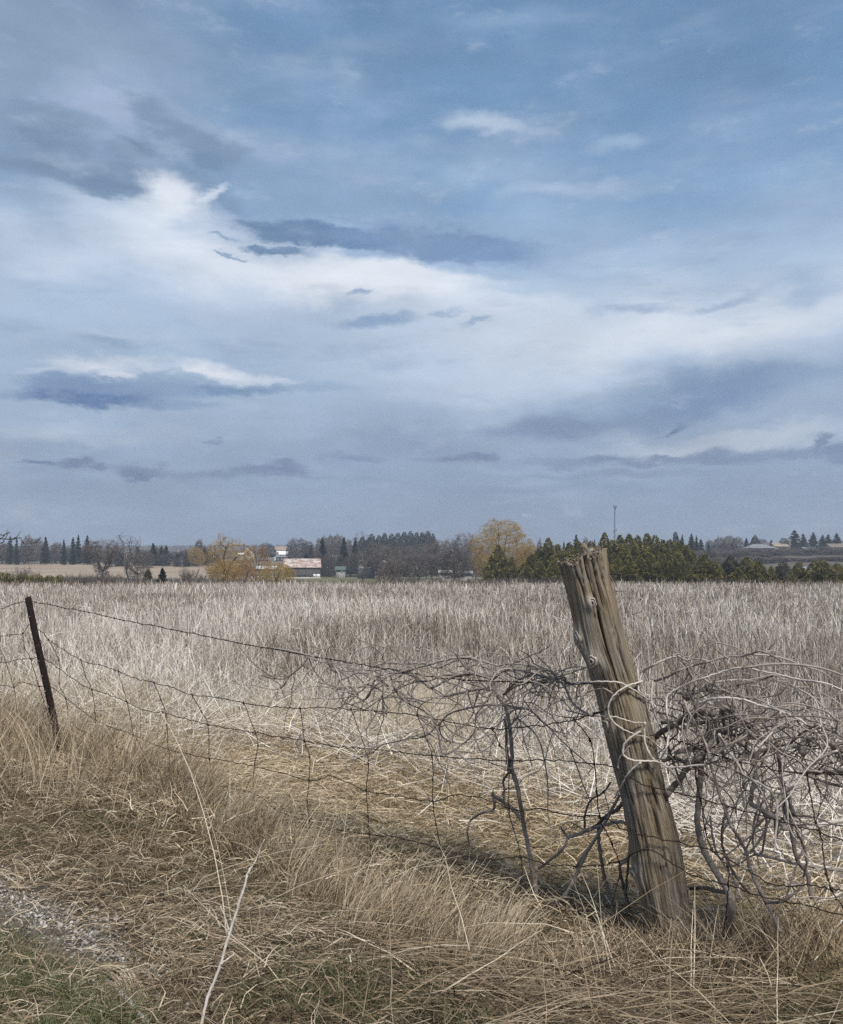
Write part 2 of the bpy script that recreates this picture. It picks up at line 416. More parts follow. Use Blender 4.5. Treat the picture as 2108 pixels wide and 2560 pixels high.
def gz(x, y):
    x = np.asarray(x, float); y = np.asarray(y, float)
    d = np.maximum(y, .01); u = np.clip(x/np.maximum(y, 1), -.9, .9)
    us = [p[0] for p in PROF]; zs = np.stack([pw(d, p[1]) for p in PROF])
    k = np.clip(np.searchsorted(us, u)-1, 0, len(us)-2)
    t = np.clip((u-np.array(us)[k])/(np.array(us)[k+1]-np.array(us)[k]), 0, 1); t = t*t*(3-2*t)
    z = np.take_along_axis(zs, k[None], 0)[0]*(1-t)+np.take_along_axis(zs, k[None]+1, 0)[0]*t
    far = np.clip((d-60)/60, 0, 1)
    z = z+far*(fbm(x/60, y/60, 5)-.5)*1.2
    near = 1-np.clip((d-15)/20, 0, 1)
    z = z+near*((fbm(x*1.3, y*1.3, 3)-.5)*.10+(fbm(x*5, y*5, 9)-.5)*.03)
    sd = fdist(x, y)
    al = falong(x, y)
    z = z+.07*np.exp(-((sd+.15)/.35)**2)*near*(1-ss(1.6, 2.8, al))      # the low bank at the steel post
    z = z-.11*np.exp(-((sd+.38)/.50)**2)*near*ss(1.2, 2.6, al)          # and the hollow that the fence runs down into
    z = z-.10*np.exp(-((sd+1.49)/.5)**2)*np.clip((-x-.2)/1.2, 0, 1)*near      # shallow gravelly ditch on the left
    return z

def edge_y(x): return np.interp(x, [-5, -3, -1, 0, .7, 1.5, 2, 4], [9.8, 9.1, 8.5, 7.9, 7.1, 5.8, 5.2, 4.7])
# one sheet, polar round the camera, out to the horizon
dd = np.concatenate([np.linspace(-6, 1.2, 12), np.linspace(1.5, 12, 90), np.geomspace(12.3, 1650, 120)])
uu = np.linspace(-1.4, 1.4, 241)
D_, U_ = np.meshgrid(dd, uu, indexing='ij')
X_ = U_*np.maximum(D_+6, 9)*1.0; Y_ = D_
Z_ = gz(X_.ravel(), Y_.ravel()).reshape(X_.shape)
V = np.stack([X_, Y_, Z_], -1).reshape(-1, 3)
nu = len(uu); i, j = np.meshgrid(np.arange(len(dd)-1), np.arange(nu-1), indexing='ij')
Q = np.stack([i*nu+j, i*nu+j+1, (i+1)*nu+j+1, (i+1)*nu+j], -1).reshape(-1, 4)
x, y = V[:, 0], V[:, 1]; u = x/np.maximum(y, 1)
def ss(a, b, v): t = np.clip((v-a)/(b-a), 0, 1); return t*t*(3-2*t)
tan = ss(225, 240, y)*(1-ss(365, 385, y))*(1-ss(-.22, -.12, u))
tan = np.maximum(tan, .6*ss(230, 245, y)*(1-ss(290, 320, y))*ss(.0, .05, u)*(1-ss(.1, .16, u)))
grn = ss(150, 190, y)*(1-ss(330, 370, y))*ss(-.19, -.12, u)*(1-ss(.02, .12, u))
brush = ss(66, 80, y)
farz = ss(600, 1100, y)
soil = (fbm(x*2, y*2, 21)-.5)
grav = np.exp(-((fdist(x, y)+1.49+.2*soil)/.22)**2)*np.clip((-x-1.05)/.4, 0, 1)*(y < 9)*.7
me = mesh_from("ground", V, [Q], None, {"tan": tan, "grn": grn, "brush": brush, "farz": farz, "grav": grav, "lay": ss(-.35, .1, fdist(x, y))*(1-ss(0, .9, y-edge_y(x)))}, smooth=True)
m, nt, b = material("ground")
tcn = nt.nodes.new('ShaderNodeTexCoord')
def tnoise(scale, det=6):
    n = nt.nodes.new('ShaderNodeTexNoise'); n.inputs['Scale'].default_value = scale; n.inputs['Detail'].default_value = det; n.inputs['Roughness'].default_value = .65
    nt.links.new(tcn.outputs['Object'], n.inputs['Vector']); return n.outputs['Fac']
def gramp(fac, stops):
    r = ramp_node(nt, stops); nt.links.new(fac, r.inputs['Fac']); return r.outputs['Color']
def gmix(f, a, c):
    mx = nt.nodes.new('ShaderNodeMix'); mx.data_type = 'RGBA'
    at_ = nt.nodes.new('ShaderNodeAttribute'); at_.attribute_name = f
    nt.links.new(at_.outputs['Fac'], mx.inputs[0]); nt.links.new(a, mx.inputs[6]); nt.links.new(c, mx.inputs[7]); return mx.outputs[2]
nf = tnoise(14, 8); nl = tnoise(.05, 6)
c0 = gramp(nf, [(.3, (.035, .026, .017)), (.5, (.10, .075, .045)), (.7, (.19, .145, .09))])
c0 = gmix("lay", c0, gramp(nf, [(.3, (.10, .072, .04)), (.5, (.24, .18, .105)), (.7, (.38, .30, .19))]))
c0 = gmix("grav", c0, gramp(tnoise(40, 4), [(.35, (.05, .045, .04)), (.55, (.16, .145, .13)), (.72, (.32, .30, .28))]))
c0 = gmix("brush", c0, gramp(nl, [(.35, (.075, .064, .055)), (.65, (.13, .112, .095))]))
c0 = gmix("grn", c0, gramp(nl, [(.35, (.10, .105, .055)), (.65, (.16, .15, .085))]))
c0 = gmix("tan", c0, gramp(nl, [(.35, (.26, .205, .15)), (.65, (.34, .27, .20))]))
c0 = gmix("farz", c0, gramp(nl, [(.35, (.07, .065, .06)), (.65, (.10, .09, .085))]))
nt.links.new(c0, b.inputs['Base Color']); b.inputs['Roughness'].default_value = .95; b.inputs['Specular IOR Level'].default_value = .1
bp = nt.nodes.new('ShaderNodeBump'); bp.inputs['Distance'].default_value = .03; bp.inputs['Strength'].default_value = .8
nt.links.new(nf, bp.inputs['Height']); nt.links.new(bp.outputs[0], b.inputs['Normal'])
g = obj("ground", me, m); tag(g, kind="structure")

# ------------------------------------------------------------------ dry grass, straw and field stems
def ribbons(x, y, az, el0, L, bend, kink, width, K=4, tint=.5, z0=0.0, clamp=True, taper=.25, roll=None):
    n = len(x)
    P = np.zeros((n, K, 3)); P[:, 0, 0] = x; P[:, 0, 1] = y; P[:, 0, 2] = gz(x, y)+z0
    s = np.asarray(L)/(K-1)
    a = np.array(az, float); e = np.array(el0, float)
    for k in range(1, K):
        ak = a+rng.normal(0, 1, n)*kink; ek = e+bend*(k-.5)/(K-1)+rng.normal(0, 1, n)*kink*.6
        P[:, k, 0] = P[:, k-1, 0]+s*np.cos(ek)*np.sin(ak); P[:, k, 1] = P[:, k-1, 1]+s*np.cos(ek)*np.cos(ak)
        P[:, k, 2] = P[:, k-1, 2]+s*np.sin(ek)
    if clamp:
        base = P[:, :1, 2]-z0 if np.ndim(z0) == 0 else P[:, :1, 2]-np.asarray(z0)[:, None]
        lo = base+.004+rng.random((n, K))*.02
        P[:, :, 2] = np.maximum(P[:, :, 2], lo)
    T = P[:, -1]-P[:, 0]; T /= np.linalg.norm(T, axis=1)[:, None]+1e-9
    h = np.cross(T, rng.normal(0, 1, (n, 3))); h /= np.linalg.norm(h, axis=1)[:, None]+1e-9
    wk = np.linspace(1, taper, K)
    W = h[:, None, :]*(np.asarray(width).reshape(-1, 1, 1)*.5)*wk[None, :, None]
    V = np.stack([P-W, P+W], 2).reshape(-1, 3)
    k = np.arange(K-1); q = np.stack([2*k, 2*k+1, 2*k+3, 2*k+2], -1)
    Q = (q[None]+(np.arange(n)*2*K)[:, None, None]).reshape(-1, 4)
    return V, Q, np.repeat(np.broadcast_to(tint, (n,)), 2*K), P

class Grass:
    def __init__(s): s.p = []
    def add(s, *a, **k):
        V, Q, T, P = ribbons(*a, **k); s.p.append((V, Q, T)); return P
    def build(s, name, mat, label, cat, kind="stuff"):
        off = 0; Vs = []; Qs = []; Ts = []
        for V, Q, T in s.p:
            Vs.append(V); Qs.append(Q+off); Ts.append(T); off += len(V)
        o = obj(name, mesh_from(name, np.vstack(Vs), [np.vstack(Qs)], np.concatenate(Ts)), mat)
        return tag(o, label, cat, kind=kind)

def scatter(n, d0, d1, pw_=1.0, side=1.0):
    """points in the wedge in front of the camera; density falls with distance for pw_ < 2"""
    t = rng.random(n)
    if pw_ == 0: d = d0*(d1/d0)**t
    else: d = (d0**pw_+(d1**pw_-d0**pw_)*t)**(1/pw_)
    u = rng.uniform(-1, 1, n)
    return u*(.50*d+side), d
U = lambda a, b, n: rng.uniform(a, b, n)
M_field = tint_mat("field_stems", [(0, (.11, .086, .066)), (.28, (.27, .218, .172)), (.55, (.46, .395, .33)), (.82, (.66, .60, .525)), (1, (.75, .705, .635))], .8, spec=.15)
M_straw = tint_mat("straw", [(0, (.12, .083, .051)), (.35, (.29, .216, .138)), (.7, (.475, .38, .262)), (1, (.67, .58, .455))], .75, spec=.2)
M_gold_straw = tint_mat("golden_straw", [(0, (.13, .092, .053)), (.35, (.32, .243, .157)), (.7, (.53, .425, .285)), (1, (.72, .62, .47))], .75, spec=.2)
M_thatch = tint_mat("thatch", [(0, (.045, .032, .020)), (.35, (.135, .098, .062)), (.7, (.31, .235, .155)), (1, (.56, .475, .365))], .75, spec=.2)
M_green = tint_mat("green_grass", [(0, (.045, .058, .024)), (.5, (.115, .132, .058)), (1, (.25, .25, .125))], .6, spec=.3, transl=.2)

# the field: standing weed stems, thinning and thickening in patches
gr = Grass()
def field(n, d0, d1, pw_, wfac, K, hs=1.0):
    x, d = scatter(n, d0, d1, pw_, 1.5)
    keep = (d > edge_y(x)+rng.normal(0, .35, n)) & (rng.random(n) < -.25+2.2*fbm(x*.6, d*.35, 31))
    x, d = x[keep], d[keep]; n = len(x)
    pt = fbm(x*.25, d*.12, 41); dist_in = np.clip((d-edge_y(x))/5, 0, 1)
    H = (.30+.34*rng.random(n)**1.3+.16*pt)*(.62+.38*dist_in)*hs
    tall = rng.random(n) < .04; H[tall] *= 1.35
    el = np.pi/2-np.abs(rng.normal(0, .20+.26*(1-dist_in)+.25*(fbm(x*.9, d*.6, 47) > .58), n))
    w = (.0048+.0075*rng.random(n)**2.2)*np.maximum(1, d/wfac)
    t = np.clip(rng.normal(.52, .29, n)+.7*(pt-.5)+.5*(fbm(x*1.2, d*.5, 43)-.5)+.14*(1-dist_in), 0, 1)
    P = gr.add(x, d, U(0, 6.283, n), el, H, U(-.35, .1, n), .21, w, K=K, tint=t, taper=.4)
    # side twigs from the upper nodes
    s = rng.random(n) < .75
    Q = P[s][:, K//2]
    m_ = len(Q)
    gr.add(Q[:, 0], Q[:, 1], U(0, 6.283, m_), U(.3, 1.25, m_), H[s]*U(.25, .5, m_), U(-.4, .5, m_), .2, w[s]*.75, K=3, tint=np.clip(t[s]+rng.normal(0, .08, m_), 0, 1), z0=Q[:, 2]-gz(Q[:, 0], Q[:, 1]), clamp=False)
field(50000, 4.6, 16, 1.25, 9, 6)
field(70000, 14, 34, 1.0, 9, 4)
field(64000, 30, 66, 1.0, 10, 3, 1.05)
# undergrowth between the stems
x, d = scatter(60000, 5, 64, .6, 1.5); k = d > edge_y(x)-.3; x, d = x[k], d[k]; n = len(x)
gr.add(x, d, U(0, 6.283, n), U(.1, 1.2, n), U(.12, .38, n), U(-.8, 0, n), .25, .004*np.maximum(1, d/8), K=3, tint=np.clip(rng.normal(.26, .2, n), 0, 1))
# fallen bleached stems along the near edge of the field
x = U(-4.5, 4.2, 24000); d = edge_y(x)+rng.normal(.4, .95, 24000)-np.clip(x-.6, 0, 1)*.2; n = len(x)
k = (rng.random(n) < .25+1.2*fbm(x*.8, d*.8, 51)) & (fdist(x, d) > .3); x, d = x[k], d[k]; n = len(x)
gr.add(x, d, U(0, 6.283, n), np.abs(rng.normal(.25, .35, n)), U(.2, .7, n), U(-.6, .1, n), .14, U(.004, .009, n), K=4, tint=np.clip(rng.normal(.80, .2, n), 0, 1), z0=np.abs(rng.normal(0, .06, n)))
gr.build("dry_weed_field", M_field, "wide field of dead bleached weed stems standing behind the wire fence", "dry field")

# matted straw between the fence and the field
gr = Grass()
n = 105000
x, d = scatter(n, 3.6, 10.5, 1.3, 1.2)
sd = fdist(x, d)
k = (sd > -.32+rng.normal(0, .14, n)) & (d < edge_y(x)+rng.normal(.4, .5, n)); x, d = x[k], d[k]; n = len(x)
pt = fbm(x*1.1, d*1.1, 61); flow = fbm(x*.5, d*.5, 71)*9
az_ = np.where(rng.random(n) < .35, flow+rng.normal(0, .5, n), U(0, 6.283, n))
gr.add(x, d, az_, np.abs(rng.normal(.22, .30, n)), U(.05, .22, n), U(-1.5, -.1, n), .32, U(.003, .0066, n), K=4,
       tint=np.clip(rng.normal(.52, .26, n)+.7*(pt-.5), 0, 1), z0=np.abs(rng.normal(0, .045, n))*(.4+1.6*fbm(x*2.2, d*2.2, 81)))
# swept wisps of longer hay lying in whorls
for cx, cy in [(-1.2, 6.6), (-.2, 6.1), (.1, 5.2), (-2.0, 7.6), (.9, 5.3), (1.9, 4.2), (-.7, 5.5), (-1.6, 7.0)]:
    n = 300; a0 = rng.uniform(0, 6.28)
    x = cx+rng.normal(0, .28, n); y = cy+rng.normal(0, .22, n)
    gr.add(x, y, a0+rng.normal(0, .3, n)+(x-cx)*1.2, rng.normal(.16, .10, n), U(.15, .42, n), U(-.8, -.3, n), .08, U(.003, .0055, n), K=6, tint=np.clip(rng.normal(.72, .15, n), 0, 1), z0=U(0, .05, n))
# upright light tuft beyond the vine
for cx, cy, rr, hh, nn in [(-.05, 7.5, .28, .8, 700), (-.9, 8.2, .4, .55, 260), (.25, 7.0, .3, .5, 300), (-1.4, 8.0, .4, .5, 260), (1.0, 6.0, .3, .4, 260)]:
    x = cx+rng.normal(0, rr, nn); y = cy+rng.normal(0, rr*.7, nn)
    gr.add(x, y, U(0, 6.283, nn), np.pi/2-np.abs(rng.normal(0, .16, nn)), U(.5, 1.0, nn)*hh, U(-.3, 0, nn), .06, U(.0022, .004, nn), K=5, tint=np.clip(rng.normal(.75, .15, nn), 0, 1))
# tan tall grass to the left, behind and beside the steel post
n = 12000
x = U(-6.5, -2.0, n); d = U(5.6, 11.5, n); k = (d < edge_y(x)+.6) & (x < -1.9-(rng.random(n)**2)*1.5) & (rng.random(n) < .2+fbm(x*.9, d*.9, 91)) & (d > 5.2+.2*rng.random(n)); x, d = x[k], d[k]; n = len(x)
gr.add(x, d, 2.2+rng.normal(0, 1.6, n), U(1.0, 1.55, n), U(.25, .62, n), U(-.8, -.05, n), .08, U(.0032, .006, n), K=5, tint=np.clip(rng.normal(.60, .2, n), 0, 1))
gr.build("matted_straw", M_gold_straw, "golden matted straw lying between the wire fence and the weed field", "straw")

# verge in front of the fence: brown thatch
gr = Grass()
n = 125000
x, d = scatter(n, 2.2, 8.5, 1.2, .9)
sd = fdist(x, d); k = (sd < .12+rng.normal(0, .08, n)); x, d, sd = x[k], d[k], sd[k]
gl = np.exp(-((sd+1.49)/.20)**2)*np.clip((-x-1.0)/.4, 0, 1)
lg = np.clip((-x-.9)/.25, 0, 1)*np.clip((3.55-d-(.35*(x+1.3)))/.25, 0, 1)
k = rng.random(len(x)) > np.maximum(.85*gl, .40*lg); x, d, sd = x[k], d[k], sd[k]; n = len(x)
pt = fbm(x*1.4, d*1.4, 101); flow = 1.6+fbm(x*.9, d*.9, 111)*4
az_ = np.where(rng.random(n) < .25, flow+rng.normal(0, .5, n), U(0, 6.283, n))
gr.add(x, d, az_, np.abs(rng.normal(.36, .36, n)), U(.05, .20, n), U(-1.6, -.1, n), .36, U(.0024, .0052, n), K=4,
       tint=np.clip(rng.normal(.52, .27, n)+.75*(pt-.5)+.05*(d-3.5), 0, 1), z0=np.abs(rng.normal(0, .03, n))*(.4+1.6*fbm(x*2.5, d*2.5, 121)))
# long pale stalks lying across the foreground, mostly on the right and along the foot of the fence
n = 3000
x = U(-.6, 2.3, n); d = U(2.3, 3.5, n); k = (fdist(x, d) < -.05) & (rng.random(n) < ss(-.5, .9, x)+.12); x, d = x[k], d[k]; n = len(x)
gr.add(x, d, np.where(rng.random(n) < .6, 1.75, -1.0)+rng.normal(0, .75, n), np.abs(rng.normal(.26, .22, n)), U(.2, .65, n), U(-.8, .1, n), .09, U(.0028, .005, n), K=5, tint=np.clip(rng.normal(.56, .22, n), 0, 1), z0=np.abs(rng.normal(0, .06, n)))
for k in range(7):       # sheaves swept down towards the right
    s0 = np.array([-1.2+.28*k, 4.35-.21*k]); n = 36
    x = s0[0]+rng.normal(0, .10, n); y = s0[1]-.25+rng.normal(0, .08, n)
    gr.add(x, y, 1.95+rng.normal(0, .22, n), rng.normal(.36, .12, n), U(.4, .8, n), U(-.75, -.4, n), .04, U(.003, .005, n), K=6, tint=np.clip(rng.normal(.70, .16, n), 0, 1))
gr.build("verge_thatch", M_thatch, "brown flattened thatch and long pale stalks covering the verge before the fence", "dead grass")

# tall dead grass standing along the foot of the fence
gr = Grass()
def tuft(cx, cy, rad, n, h, az0, azs, el0, bend, t0, wd=(.003, .0058)):
    a = U(0, 6.283, n); r_ = rad*np.sqrt(rng.random(n))
    x = cx+r_*np.cos(a); y = cy+r_*np.sin(a)
    gr.add(x, y, az0+rng.normal(0, azs, n), np.clip(rng.normal(el0, .14, n), .3, 1.56), h*U(.55, 1.1, n), bend*U(.5, 1.3, n), .05, U(*wd, n), K=6, tint=np.clip(rng.normal(t0, .18, n), 0, 1))
for s in np.arange(-1.4, 6.6, .085):
    p = FA+FD*(s+rng.normal(0, .05)); off = rng.normal(-.22, .17)
    p = p+FN*off
    left = np.clip((3.6-s)/3.0, 0, 1)
    left = left*(1-ss(2.0, 3.2, s)); dens = int((6+32*left)*(0.2+1.5*vnoise(s*1.7, 2.0, 5)))
    h = (.08+.30*left+.10*vnoise(s*1.1, 9.0, 8))*(.75+.5*rng.random())
    tuft(p[0], p[1], .13, dens, h, 1.9+rng.normal(0, .9), 1.3, 1.38, -.75, .50)
def on_ground(px, py):
    Y = EYE*F/(py-HY); X = (px-CX)/F*Y
    for _ in range(6):
        Y = (EYE-float(gz(X, Y)))*F/(py-HY); X = (px-CX)/F*Y
    return X, Y
for px, py, n, h in [(905, 2330, 300, .24), (985, 2350, 320, .25), (1050, 2365, 280, .24), (1120, 2390, 200, .20), (1200, 2420, 300, .26), (1260, 2440, 180, .2), (840, 2290, 260, .25), (770, 2250, 260, .27), (700, 2200, 280, .30),
                     (630, 2140, 280, .33), (560, 2085, 280, .36), (490, 2040, 280, .38), (420, 1995, 260, .42), (330, 1960, 260, .44), (230, 1930, 240, .44), (150, 1900, 200, .42), (60, 1880, 240, .48), (-40, 1850, 240, .5)]:
    X, Y = on_ground(px, py)
    tuft(X, Y, .12, int(n*.8), h*1.08, 1.9+rng.normal(0, .6), .9, 1.42, -1.0, .58)
    tuft(X+.06, Y+.08, .10, int(n*.25), h*1.5, 1.9, .7, 1.40, -.6, .72)
for px, py, n, h in [(1600, 2395, 110, .16), (1660, 2400, 130, .17), (1720, 2385, 120, .17), (1560, 2450, 90, .22), (1640, 2460, 90, .2), (1740, 2430, 120, .25), (1820, 2420, 120, .27), (1900, 2400, 130, .28), (1990, 2390, 140, .3), (2070, 2380, 140, .3), (1480, 2470, 80, .22), (1400, 2480, 70, .2)]:
    X, Y = on_ground(px, py)
    tuft(X, Y, .15, n, h*1.1, 0, 2.5, 1.2, -.6, .50)
# separate long stems arching over the verge on the left
for px, py, L_, a_, e_ in [(560, 2360, 1.0, -.9, 1.45), (640, 2080, .8, 1.7, 1.2), (520, 1980, .85, 1.8, 1.1), (420, 1930, .8, 1.9, 1.15), (720, 2190, .75, 1.9, 1.0), (350, 1900, .9, 1.9, 1.2), (860, 2300, .7, 2.0, .9), (1500, 2500, .5, -.2, 1.3), (1760, 2520, .45, .3, 1.2)]:
    X, Y = on_ground(px, py); n = 3
    gr.add(X+rng.normal(0, .03, n), Y+rng.normal(0, .03, n), a_+rng.normal(0, .2, n), np.full(n, e_), L_*U(.8, 1.05, n), -.7*np.ones(n), .03, np.full(n, .0045), K=7, tint=np.full(n, .9))
gr.build("tall_dead_grass", M_straw, "tall dead grass standing in tufts along the foot of the wire fence", "tall grass")

# fresh green blades
gr = Grass()
def green(n, px0, px1, py0, py1, h, dens=None, thr=.5):
    px = U(px0, px1, n); py = U(py0, py1, n); Y = EYE*F/(py-HY); X = (px-CX)/F*Y
    k = fbm(X*2.5, Y*2.5, 131) > thr; X, Y = X[k], Y[k]; m_ = len(X)
    if not m_: return
    gr.add(X, Y, U(0, 6.283, m_), U(.7, 1.5, m_), h*U(.4, 1.1, m_), U(-1.2, -.1, m_), .06, U(.002, .0042, m_), K=5, tint=np.clip(rng.normal(.5, .22, m_), 0, 1))
def green_tri(n, h):
    px = U(-120, 480, n); py = U(2210, 2720, n); k = (py > 2265+np.maximum(px, -50)*.74+rng.normal(0, 30, n)); px, py = px[k], py[k]
    Y = EYE*F/(py-HY); X = (px-CX)/F*Y; k = fbm(X*3, Y*3, 141) > .34; X, Y = X[k], Y[k]; m_ = len(X)
    gr.add(X, Y, U(0, 6.283, m_), U(.8, 1.5, m_), h*U(.35, 1.1, m_), U(-1.1, -.1, m_), .06, U(.002, .004, m_), K=5, tint=np.clip(rng.normal(.52, .22, m_), 0, 1))
green_tri(9500, .13)
green(5200, 560, 1500, 2400, 2680, .11, thr=.47); green(4200, 1350, 2150, 2400, 2680, .14, thr=.48)
green(900, 200, 430, 2020, 2140, .16, thr=.5); green(350, 0, 160, 2060, 2130, .12, thr=.55)
green(10000, 450, 1750, 1880, 2280, .09, thr=.49); green(900, 300, 700, 1720, 1800, .14, thr=.5); green(800, 1250, 1560, 2280, 2480, .16, thr=.5)
green(2200, 250, 950, 2150, 2450, .08, thr=.50)
green(900, 1700, 2108, 1650, 1850, .2, thr=.5); green(1400, 0, 2108, 2150, 2560, .08, thr=.58)
gr.build("green_grass", M_green, "fresh green grass blades coming up through the dead thatch", "grass")
# ------------------------------------------------------------------ posts, wire, vines
def fp(px, py, off=0.0):
    u = (px-CX)/F; v = (HY-py)/F
    Y = (FN[0]*FA[0]+FN[1]*FA[1])/(FN[0]*u+FN[1])+off
    return np.array([u*Y, Y, EYE+v*Y])

# --- wooden post
def r8(p): return [(1340+a*.5219, 1340+b*.5219) for a, b in p]
LE = r8([(106, 108), (120, 150), (135, 200), (160, 330), (180, 440), (205, 540), (240, 625), (275, 730), (300, 830), (330, 960), (365, 1100), (400, 1230), (440, 1420), (458, 1550), (488, 1680), (530, 1850), (560, 1960), (600, 2120)])
RE = r8([(330, 66), (342, 140), (350, 200), (378, 290), (400, 370), (440, 530), (480, 660), (530, 800), (580, 990), (620, 1200), (652, 1310), (680, 1420), (706, 1550), (725, 1680), (745, 1820), (760, 1910), (790, 2080)])
PY = 3.7
LE = np.array([at(a, b, PY) for a, b in LE]); RE = np.array([at(a, b, PY) for a, b in RE])
zt = 1.555; zb = -.32
NZ, NT = 260, 150
zz = np.linspace(zb, zt, NZ)
def ex(E, z):
    o = np.argsort(E[:, 2]); Z, Xs = E[o, 2], E[o, 0]; k = (Xs[4]-Xs[0])/(Z[4]-Z[0])
    return np.where(z < Z[0], Xs[0]+(z-Z[0])*k, np.interp(z, Z, Xs))
xl = ex(LE, zz-.012); xr = ex(RE, zz+.012)
cen = (xl+xr)/2; rad = (xr-xl)/2*.985
th = np.arange(NT)/NT*2*np.pi
TH, ZZ = np.meshgrid(th, zz); RAD = np.repeat(rad[:, None], NT, 1)
front = (np.mod(TH+np.pi/2+np.pi, 2*np.pi)-np.pi)     # 0 facing the camera, + to the right
def pn(f, zf, seed):   # periodic noise round the post
    a = f/(2*np.pi)
    return fbm(a*np.cos(TH)*6.283+50, a*np.sin(TH)*6.283+ZZ*zf+90, seed, 4)
fine = fbm(front*19+.5*np.sin(ZZ*6), ZZ*2.2, 7, 4)-.5
gro = np.abs(fbm(front*3.4+.25*np.sin(ZZ*5), ZZ*1.3, 17, 5)-.5)*2
deep = np.zeros_like(TH)
def crack(pts, wd, dp, seed=0):
    """pts: (front angle deg, z)"""
    global deep
    zs = np.array([p[1] for p in pts]); an = np.radians([p[0] for p in pts]); o = np.argsort(zs); zs, an = zs[o], an[o]
    c = np.interp(ZZ, zs, an)+.07*(vnoise(ZZ*14, ZZ*0, seed)-.5)
    fade = np.clip((ZZ-zs[0])/.05, 0, 1)*np.clip((zs[-1]-ZZ)/.05+(zs[-1] > 1.5), 0, 1)
    ww = wd*(.5+vnoise(ZZ*9, ZZ*0+3, seed+1))
    deep = np.maximum(deep, dp*fade*np.exp(-((front-c)/ww)**2))
def z8(y): return EYE+(HY-(1340+y*.5219))/F*PY
crack([(-6, 1.6), (-4, z8(300)), (-2, z8(500)), (-4, z8(760))], .036, .026, 1)
crack([(26, 1.6), (33, z8(300)), (36, z8(560)), (38, z8(720))], .036, .022, 2)
crack([(12, 1.6), (16, z8(250)), (14, z8(360))], .045, .026, 3)
crack([(58, z8(350)), (62, z8(520)), (60, z8(640))], .035, .014, 4)
crack([(15, z8(1140)), (18, z8(1310))], .05, .02, 5)
crack([(30, z8(1480)), (34, z8(1800))], .04, .014, 6)
crack([(2, z8(1230)), (6, z8(1450))], .035, .012, 7)
crack([(48, z8(860)), (50, z8(1150))], .03, .010, 8)
crack([(-30, 1.6), (-28, z8(330))], .05, .012, 9)
for k in range(130):
    z0 = rng.uniform(0, 1.45); a0 = rng.uniform(-100, 100)
    crack([(a0, z0), (a0+rng.normal(0, 4), z0+rng.uniform(.06, .4))], rng.uniform(.008, .022), rng.uniform(.004, .013), 20+k)
RAD = RAD*(1-.0*TH)-.005*np.clip(1-gro/.12, 0, 1)-.007*fine-deep
RAD += .010*(pn(2.2, 2.0, 27)-.5)*2+.006*(pn(5.0, 4.0, 29)-.5)*2
KN = [(1480, 1508, .023, .016), (1456, 1601, .042, .016), (1491, 1652, .036, .026), (1526, 1818, .034, .013), (1604, 2201, .042, .020)]
kn3 = []
for px, py, s, hgt in KN:
    p = at(px, py, PY-.09); z = p[2]; i = np.argmin(np.abs(zz-z)); ang = math.asin(max(-.97, min(.97, (p[0]-cen[i])/rad[i])))
    g2 = np.exp(-(((front-ang)*rad[i]/s)**2+((ZZ-z)/(s*1.35))**2))
    RAD += hgt*g2; kn3.append((ang, z, s, hgt, i))
top = ZZ > zt-.05
X = cen[:, None]+RAD*np.cos(TH); Yy = PY+RAD*np.sin(TH)
jag = .030*(fbm(TH*5, ZZ*0+3, 37, 3)-.5)*2
Zc = ZZ+(.028*np.sin(np.clip(front, -1.5, 1.5)))*np.clip((ZZ-1.3)/.25, 0, 1)+jag*np.clip((ZZ-zt+.10)/.10, 0, 1)
V = np.stack([X, Yy, Zc], -1).reshape(-1, 3)
i, j = np.meshgrid(np.arange(NZ-1), np.arange(NT), indexing='ij')
Q = np.stack([i*NT+j, i*NT+(j+1) % NT, (i+1)*NT+(j+1) % NT, (i+1)*NT+j], -1).reshape(-1, 4)
# weathered end grain: rings closing towards a slightly sunken centre
caps = []; capQ = []; prev = (NZ-1)*NT; nv = len(V)
for q in range(1, 9):
    f = 1-q/8.6
    rr = V[(NZ-1)*NT:NZ*NT]-np.array([cen[-1], PY, 0])
    ring = np.stack([cen[-1]+rr[:, 0]*f, PY+rr[:, 1]*f, rr[:, 2]-.016*np.sin(q*.5)+.014*(fbm(th*4+q*3, th*0+q, 47, 3)-.5)*2], -1)
    caps.append(ring); j = np.arange(NT)
    capQ.append(np.stack([prev+j, prev+(j+1) % NT, nv+(j+1) % NT, nv+j], -1)); prev = nv; nv += NT
V2 = np.vstack([V]+caps)
V2 = np.vstack([V2, V2[prev:prev+NT].mean(0)]); j = np.arange(NT)
capT = np.stack([prev+j, prev+(j+1) % NT, np.full(NT, nv)], -1)
rest = np.zeros((len(V2), 3)); rest[:NZ*NT, 0] = (np.cos(TH)*.1).ravel(); rest[:NZ*NT, 1] = (np.sin(TH)*.1).ravel(); rest[:NZ*NT, 2] = ZZ.ravel(); rest[NZ*NT:] = V2[NZ*NT:]
dp_ = np.zeros(len(V2)); dp_[:NZ*NT] = np.clip(deep/.02, 0, 1).ravel()
knot_d = np.zeros_like(TH)
for ang, z, s, hgt, i in kn3:
    knot_d = np.maximum(knot_d, np.exp(-(((front-ang)*rad[i]/(s*1.25))**2+((ZZ-z)/(s*1.7))**2)))
kd = np.zeros(len(V2)); kd[:NZ*NT] = knot_d.ravel()
capm = np.zeros(len(V2)); capm[NZ*NT:] = 1; capm[:NZ*NT] = (np.clip((ZZ-zt+.045)/.03, 0, 1)*(fbm(TH*6, ZZ*30, 57) > .5)).ravel()
me = mesh_from("post_body", V2, [Q]+[np.vstack(capQ), capT], None, {"rest": rest, "deep": dp_, "knot": kd, "cap": capm}, smooth=False)
